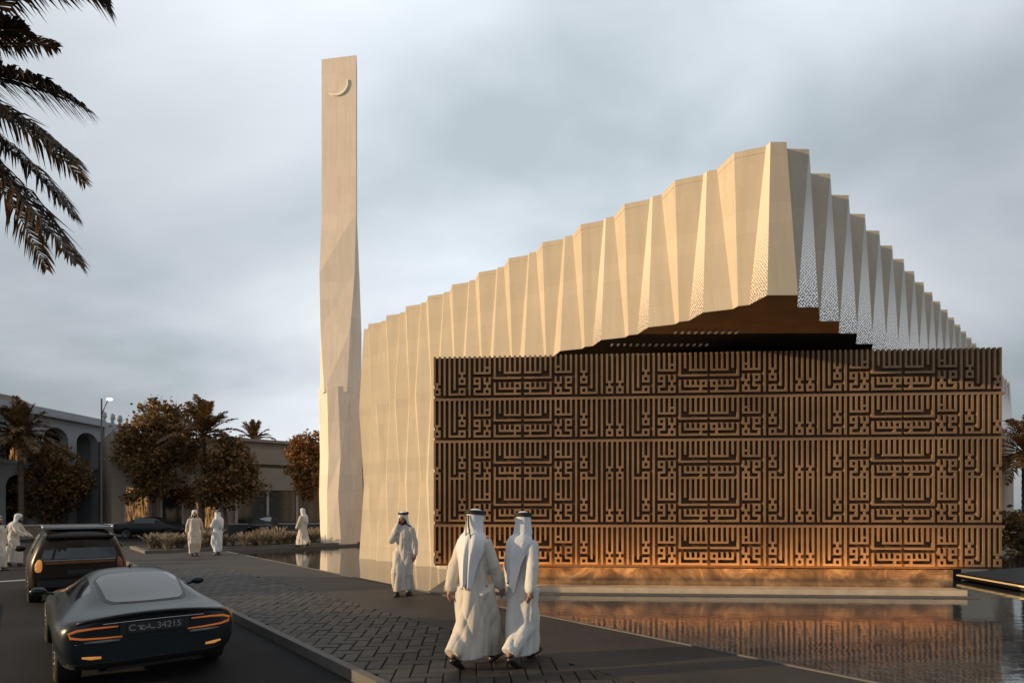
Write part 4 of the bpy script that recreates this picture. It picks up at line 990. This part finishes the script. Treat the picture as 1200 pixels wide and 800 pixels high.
for k in range(22):
    a=k*2.4; el=R(60-80*(k/22)); L_=1.8
    d=Vector((math.cos(a)*math.cos(el),math.sin(a)*math.cos(el),math.sin(el)))
    if d.x>.35 and d.z<.6: continue
    frond(m_,base,base+d*L_*.55+Vector((0,0,.1)),base+d*L_*.95+Vector((0,0,-L_*.4*math.cos(el)**2)),rng,70,.33,.0125,.014,.5)
m_.build('crown',M['palm_near'],npm,fix=False)
g=MB(); slab(g,3,16,-2.6,-.62,-.5,-.02); tag(g.build('planted_verge',M['earth']),kind='structure')

# ------------------------------------------------------------------ planter grasses
M['soil']=mat('planter_soil',(.03,.023,.018),.95,.3,4,.5,20)
g=MB(); slab(g,27.9,31.6,4.2,24,-.4,.09); pb=g.build('planter_bed',M['soil']); tag(pb,kind='structure')
g=MB(); slab(g,27.72,27.9,4.0,24,-.4,.13); slab(g,27.9,31.8,4.0,4.2,-.4,.13); slab(g,31.6,31.8,4.2,24,-.4,.13); tag(g.build('planter_kerb',M['kerb']),kind='structure')
def tuft(seed):
    rng=random.Random(seed); m_=MB()
    for _ in range(190):
        a=rng.uniform(0,6.28); s=rng.uniform(0,.10); l=rng.uniform(.45,.95); tl=rng.uniform(.05,.5)
        p=Vector((s*math.cos(a),s*math.sin(a),0)); d=Vector((math.cos(a)*tl,math.sin(a)*tl,1)).normalized()
        m1=p+d*l*.6; e=p+d*l+Vector((math.cos(a)*.12,math.sin(a)*.12,-.06)); wv=Vector((-math.sin(a),math.cos(a),0))*.008
        i=len(m_.v); m_.v += [tuple(p-wv),tuple(p+wv),tuple(m1+wv),tuple(m1-wv),tuple(e)]; m_.f += [(i,i+1,i+2,i+3),(i+3,i+2,i+4)]; m_.m+=[0,0]; m_.uv+=[None,None]
        if rng.random()<.35:
            q=e+Vector((0,0,.02)); m_.tube([m1,e.lerp(m1,.2),e+d*.06],[.006,.022,.004],5)
    return m_.mesh('ornamental_grass')
tm=[tuft(i) for i in range(3)]
for q in tm: q.materials.append(M['grass'])
rng=random.Random(9); first=True
for i in range(112):
    r=rng.uniform(28.1,31.3); n=4.5+19*(i+rng.random())/112
    if (rn(r,n)-Vector((-9,30,0))).length<1.35: continue
    o=bpy.data.objects.new('ornamental_grass',tm[i%3]); col.objects.link(o); o.location=rn(r,n,.08); o.rotation_euler=(0,0,rng.uniform(0,6.28)); s=rng.uniform(.55,1.15); o.scale=(s,s,s*rng.uniform(.75,1.05))
    tag(o,'pale feathery grass tuft in the long planter behind the pool','grass tuft','grass tufts in the planter','thing')

# ------------------------------------------------------------------ buildings across the street
M['grey_wall']=mat('painted_render',(.30,.315,.335),.85,.08,.5,.1,20)
M['tan_wall']=mat('tan_render',(.30,.245,.19),.85,.1,.5,.1,20)
M['win']=mat('dark_window_glass',(.02,.023,.026),.08,.1,2,spec=.8)
def litmat():  # warm pane emission, also standing in for sunlit wall spots between the trees
    m=bpy.data.materials.new('window_sunspot_glow'); nt,N,L=nodes(m); out=N('ShaderNodeOutputMaterial'); b=N('ShaderNodeBsdfPrincipled'); L(b.outputs[0],out.inputs[0]); b.inputs['Base Color'].default_value=(.05,.04,.03,1); b.inputs['Roughness'].default_value=.15
    tc=N('ShaderNodeTexCoord'); mp=N('ShaderNodeMapping'); mp.inputs['Scale'].default_value=(3.5,3.5,.7); L(tc.outputs['Object'],mp.inputs[0]); n=N('ShaderNodeTexNoise'); n.inputs['Scale'].default_value=1.6; n.inputs['Detail'].default_value=3; L(mp.outputs[0],n.inputs[0])
    cr=N('ShaderNodeValToRGB'); L(n.outputs[0],cr.inputs[0]); e=cr.color_ramp.elements; e[0].position=.42; e[0].color=(.03,.018,.008,1); e[1].position=.64; e[1].color=(.85,.42,.13,1); L(cr.outputs[0],b.inputs['Emission Color']); b.inputs['Emission Strength'].default_value=.55; return m
M['lit']=litmat()
M['frame']=mat('dark_window_frame',(.035,.033,.032),.6,.1)
M['paleframe']=mat('pale_window_frame',(.42,.38,.34),.6,.1)
ar=empty('arcaded_building',(-36.3,46,0)); tag(ar,'grey two storey building with tall arched arcades on the left','building')
ar.rotation_euler=(0,0,R(-3.0)); bpy.context.view_layer.update()
# local: +x towards the street, y along the front
def arch(mb,y0,y1,z0,z1,zs,x0,x1,n=18):
    """wall panel y0..y1, z0..z1 with a round-headed opening springing at zs"""
    p=.42; a,b=y0+p,y1-p; r=(b-a)/2; c=(a+b)/2
    mb.box((x0,y0,z0),(x1,a,z1)); mb.box((x0,b,z0),(x1,y1,z1))
    pts=[(c-r*math.cos(math.pi*i/n),zs+r*math.sin(math.pi*i/n)*.8) for i in range(n+1)]
    for i in range(n):
        (ya,za),(yb,zb)=pts[i],pts[i+1]
        for x in (x0,x1): mb.poly([(x,ya,za),(x,yb,zb),(x,yb,z1),(x,ya,z1)])
        mb.poly([(x0,ya,za),(x1,ya,za),(x1,yb,zb),(x0,yb,zb)])
wl=MB(); W_=3.15; y0=-14.6
for k in range(6):
    a=y0+k*W_; arch(wl,a,a+W_,.0,5.2,3.5,-.7,0); arch(wl,a,a+W_,5.2,9.0,7.4,-.7,0)
yE=y0+6*W_
wl.box((-12,yE,0),(.25,yE+3.2,9.5)); wl.box((-12,y0-.4,0),(.0,y0,9.0))
wl.build('arcade_wall',M['grey_wall'],ar)
b=MB(); b.box((-12,y0,-.3),(-3.4,yE,9.0)); b.build('inner_wall',M['grey_wall'],ar)
b=MB(); b.box((-3.4,y0,5.0),(-.7,yE,5.2)); b.box((-.72,y0,5.15),(.12,yE,5.4)); b.build('balcony_floor',M['grey_wall'],ar)
b=MB(); b.box((-12.5,y0-.5,9.0),(.6,yE-.02,9.2)); b.box((-12.3,y0-.3,9.2),(.35,yE-.02,9.65)); b.build('roof',M['grey_wall'],ar)
for k in range(6):
    for z in (.9,5.6):
        c=y0+(k+.5)*W_; f=MB(); f.box((-3.42,c-.75,z),(-3.3,c+.75,z+2.5)); fo=f.build('window',M['frame'],ar)
        lit=(k,z) in ((4,5.6),(1,.9),(3,.9)); q=MB(); q.box((-3.31,c-.66,z+.08),(-3.27,c+.66,z+2.4)); q.build('pane',M['lit'] if lit else M['win'],fo)
for y in (yE+.5,yE+1.5,yE+2.4):
    f=MB(); f.lathe([(.0,1.0),(.18,.9),(.22,.5),(.10,.3),(.2,0)],12,0,Matrix.Translation(Vector((-.2,y,9.5)))); f.build('finial',M['grey_wall'],ar,True)
# glazed link and low tan building
tb=empty('tan_building',(-24.0,49,0),math.atan2(ND.y,ND.x)); tag(tb,'low flat roofed tan building with wide dark glazing, left of the minaret','building')
b=MB(); b.box((-8.5,0,-.3),(14,9,7.7)); b.build('wall',M['tan_wall'],tb)
b=MB(); b.box((-8.8,-.75,5.75),(14.4,-.003,7.05)); b.build('fascia',M['tan_wall'],tb)
b=MB(); b.box((-.3,-.5,7.70),(14.5,9.4,7.95)); b.build('roof',M['tan_wall'],tb)
b=MB(); b.box((-.2,-.62,3.5),(14,-.003,5.45)); b.build('canopy_band',M['tan_wall'],tb)
for k in range(5):
    x=.3+k*2.6; f=MB(); f.box((x-.10,-.22,.2),(x+.10,-.003,3.5)); f.build('mullion',M['paleframe'],tb)
    q=MB(); q.box((x+.11,-.12,.3),(x+2.49,-.003,3.45)); q.build('window',M['win'],tb)
for k,x in enumerate((-7.6,-5.2,-2.8)):
    f=MB(); f.box((x-.1,-.14,.2),(x+1.5,-.003,3.6)); fo=f.build('window_frame',M['paleframe'],tb); q=MB(); q.box((x+.02,-.17,.3),(x+1.38,-.142,3.5)); q.build('pane',M['lit'] if k!=1 else M['win'],fo)  # glowing panes added in place of sunlit patches on this wall
gb=empty('glazed_building',(-36.2,56,0),R(40)); tag(gb,'grey building with dark glazing half hidden behind the brown trees','building')
b=MB(); b.box((-1,0,-.3),(12,8,7.6)); b.build('wall',M['grey_wall'],gb)
for k in range(5):
    for z in (.6,4.2):
        f=MB(); f.box((k*2.3,-.12,z),(k*2.3+1.7,-.003,z+2.6)); fo=f.build('window',M['frame'],gb); q=MB(); q.box((k*2.3+.1,-.15,z+.1),(k*2.3+1.6,-.122,z+2.5)); q.build('pane',M['lit'] if (k,z)==(3,.6) else M['win'],fo)
vb=empty('villa',(-50,53,0),R(-3)); tag(vb,'villa with a pitched brown roof at the left edge behind the palm','building')
b=MB(); b.box((-4,-7,-.3),(4.6,7,9.6)); b.build('wall',M['tan_wall'],vb)
b=MB(); 
rp=[(-5,-8,9.5),(5.8,-8,9.5),(5.8,8,9.5),(-5,8,9.5)]; rt=[(0.4,-4,13),(0.4,4,13)]
b.poly([rp[0],rp[1],rt[0]]); b.poly([rp[1],rp[2],rt[1],rt[0]]); b.poly([rp[2],rp[3],rt[1]]); b.poly([rp[3],rp[0],rt[0],rt[1]]); b.poly(rp[::-1]); b.build('roof',mat('brown_roof_tiles',(.12,.075,.05),.8,.2,3),vb)
for y in (-4.5,-.5,3.5):
    for z in (.6,5.4):
        f=MB(); f.box((4.603,y,z),(4.7,y+1.8,z+2.2)); fo=f.build('window',M['paleframe'],vb); q=MB(); q.box((4.70,y+.12,z+.12),(4.73,y+1.68,z+2.08)); q.build('pane',M['lit'] if z<1 else M['win'],fo)
# low stone wall and clipped hedge along the far pavement
g=MB(); slab(g,41,140,-62,2.0,-.6,-.0); tag(g.build('far_pavement',M['paving']),kind='structure') if False else None
def strip_wall(name,x0,y0_,x1,y1_,h,t,mt,label,cat):
    d=Vector((x1-x0,y1_-y0_,0)); L_=d.length; o=empty(name,(x0,y0_,ZR),math.atan2(d.y,d.x)); tag(o,label,cat)
    b=MB(); b.box((0,0,-.3),(L_,t,h)); b.build('wall_body',mt,o); b=MB(); b.box((-.05,-.06,h),(L_+.05,t+.06,h+.08)); b.build('coping',M['paleframe'],o); return o
M['rubble']=mat('rough_stone',(.20,.16,.12),.9,.45,2.6,.6,9)
a=up(-10,36); b_=up(168,42); strip_wall('stone_wall',a.x,a.y,b_.x,b_.y,.85,.4,M['rubble'],'low rough stone wall in front of the arcaded building','wall')
a=up(262,44); b_=up(380,46); strip_wall('garden_wall',a.x,a.y,b_.x,b_.y,.75,.3,M['metal_dark'],'low dark wall in front of the tan building glazing','wall')
# right edge: low wall beyond the palm
strip_wall('boundary_wall',27.5,36,52,31,1.55,.4,M['grey_wall'],'long grey wall at the right edge behind the orange palm','wall')
def shrub(loc,r,n,label,seed):
    rng=random.Random(seed); o=empty('shrub',loc); tag(o,label,'shrub')
    t=MB()
    for k in range(5): t.tube([(0,0,-.1),(rng.uniform(-.3,.3)*r,rng.uniform(-.3,.3)*r,r*.8)],[.03,.012],6)
    t.build('stem',M['bark'],o); m_=MB(); leaf_mesh(m_,[((0,0,r*.9),(r,r,r*.8)),((r*.5,0,r*.7),(r*.7,r*.7,r*.6))],n,.2,rng); m_.build('foliage',M['leaf'],o,fix=False)
shrub(up(1196,25,-.1),1.1,1500,'dark shrub at the foot of the orange palm on the right',31)
# lamp post
lp=empty('street_lamp',up(119,39)); tag(lp,'thin dark street lamp with one short arm, in front of the arcade','street lamp')
zt=pz(467,39)-ZR; b=MB(); b.tube([(0,0,0),(0,0,.9),(0,0,.92),(0,0,zt)],[.12,.11,.075,.05],10); b.build('pole',M['metal_dark'],lp,True)
b=MB(); b.tube([(0,0,zt-1.1),(.28,-.05,zt-.5),(.50,-.08,zt-.12)],[.035,.03,.03],8); b.build('arm',M['metal_dark'],lp,True)
b=MB(); b.ball((.62,-.1,zt-.06),(.22,.13,.10),12); b.build('lamp_head',M['lamp'],lp,True)
# shallow bronze bowl lamp standing in the planter
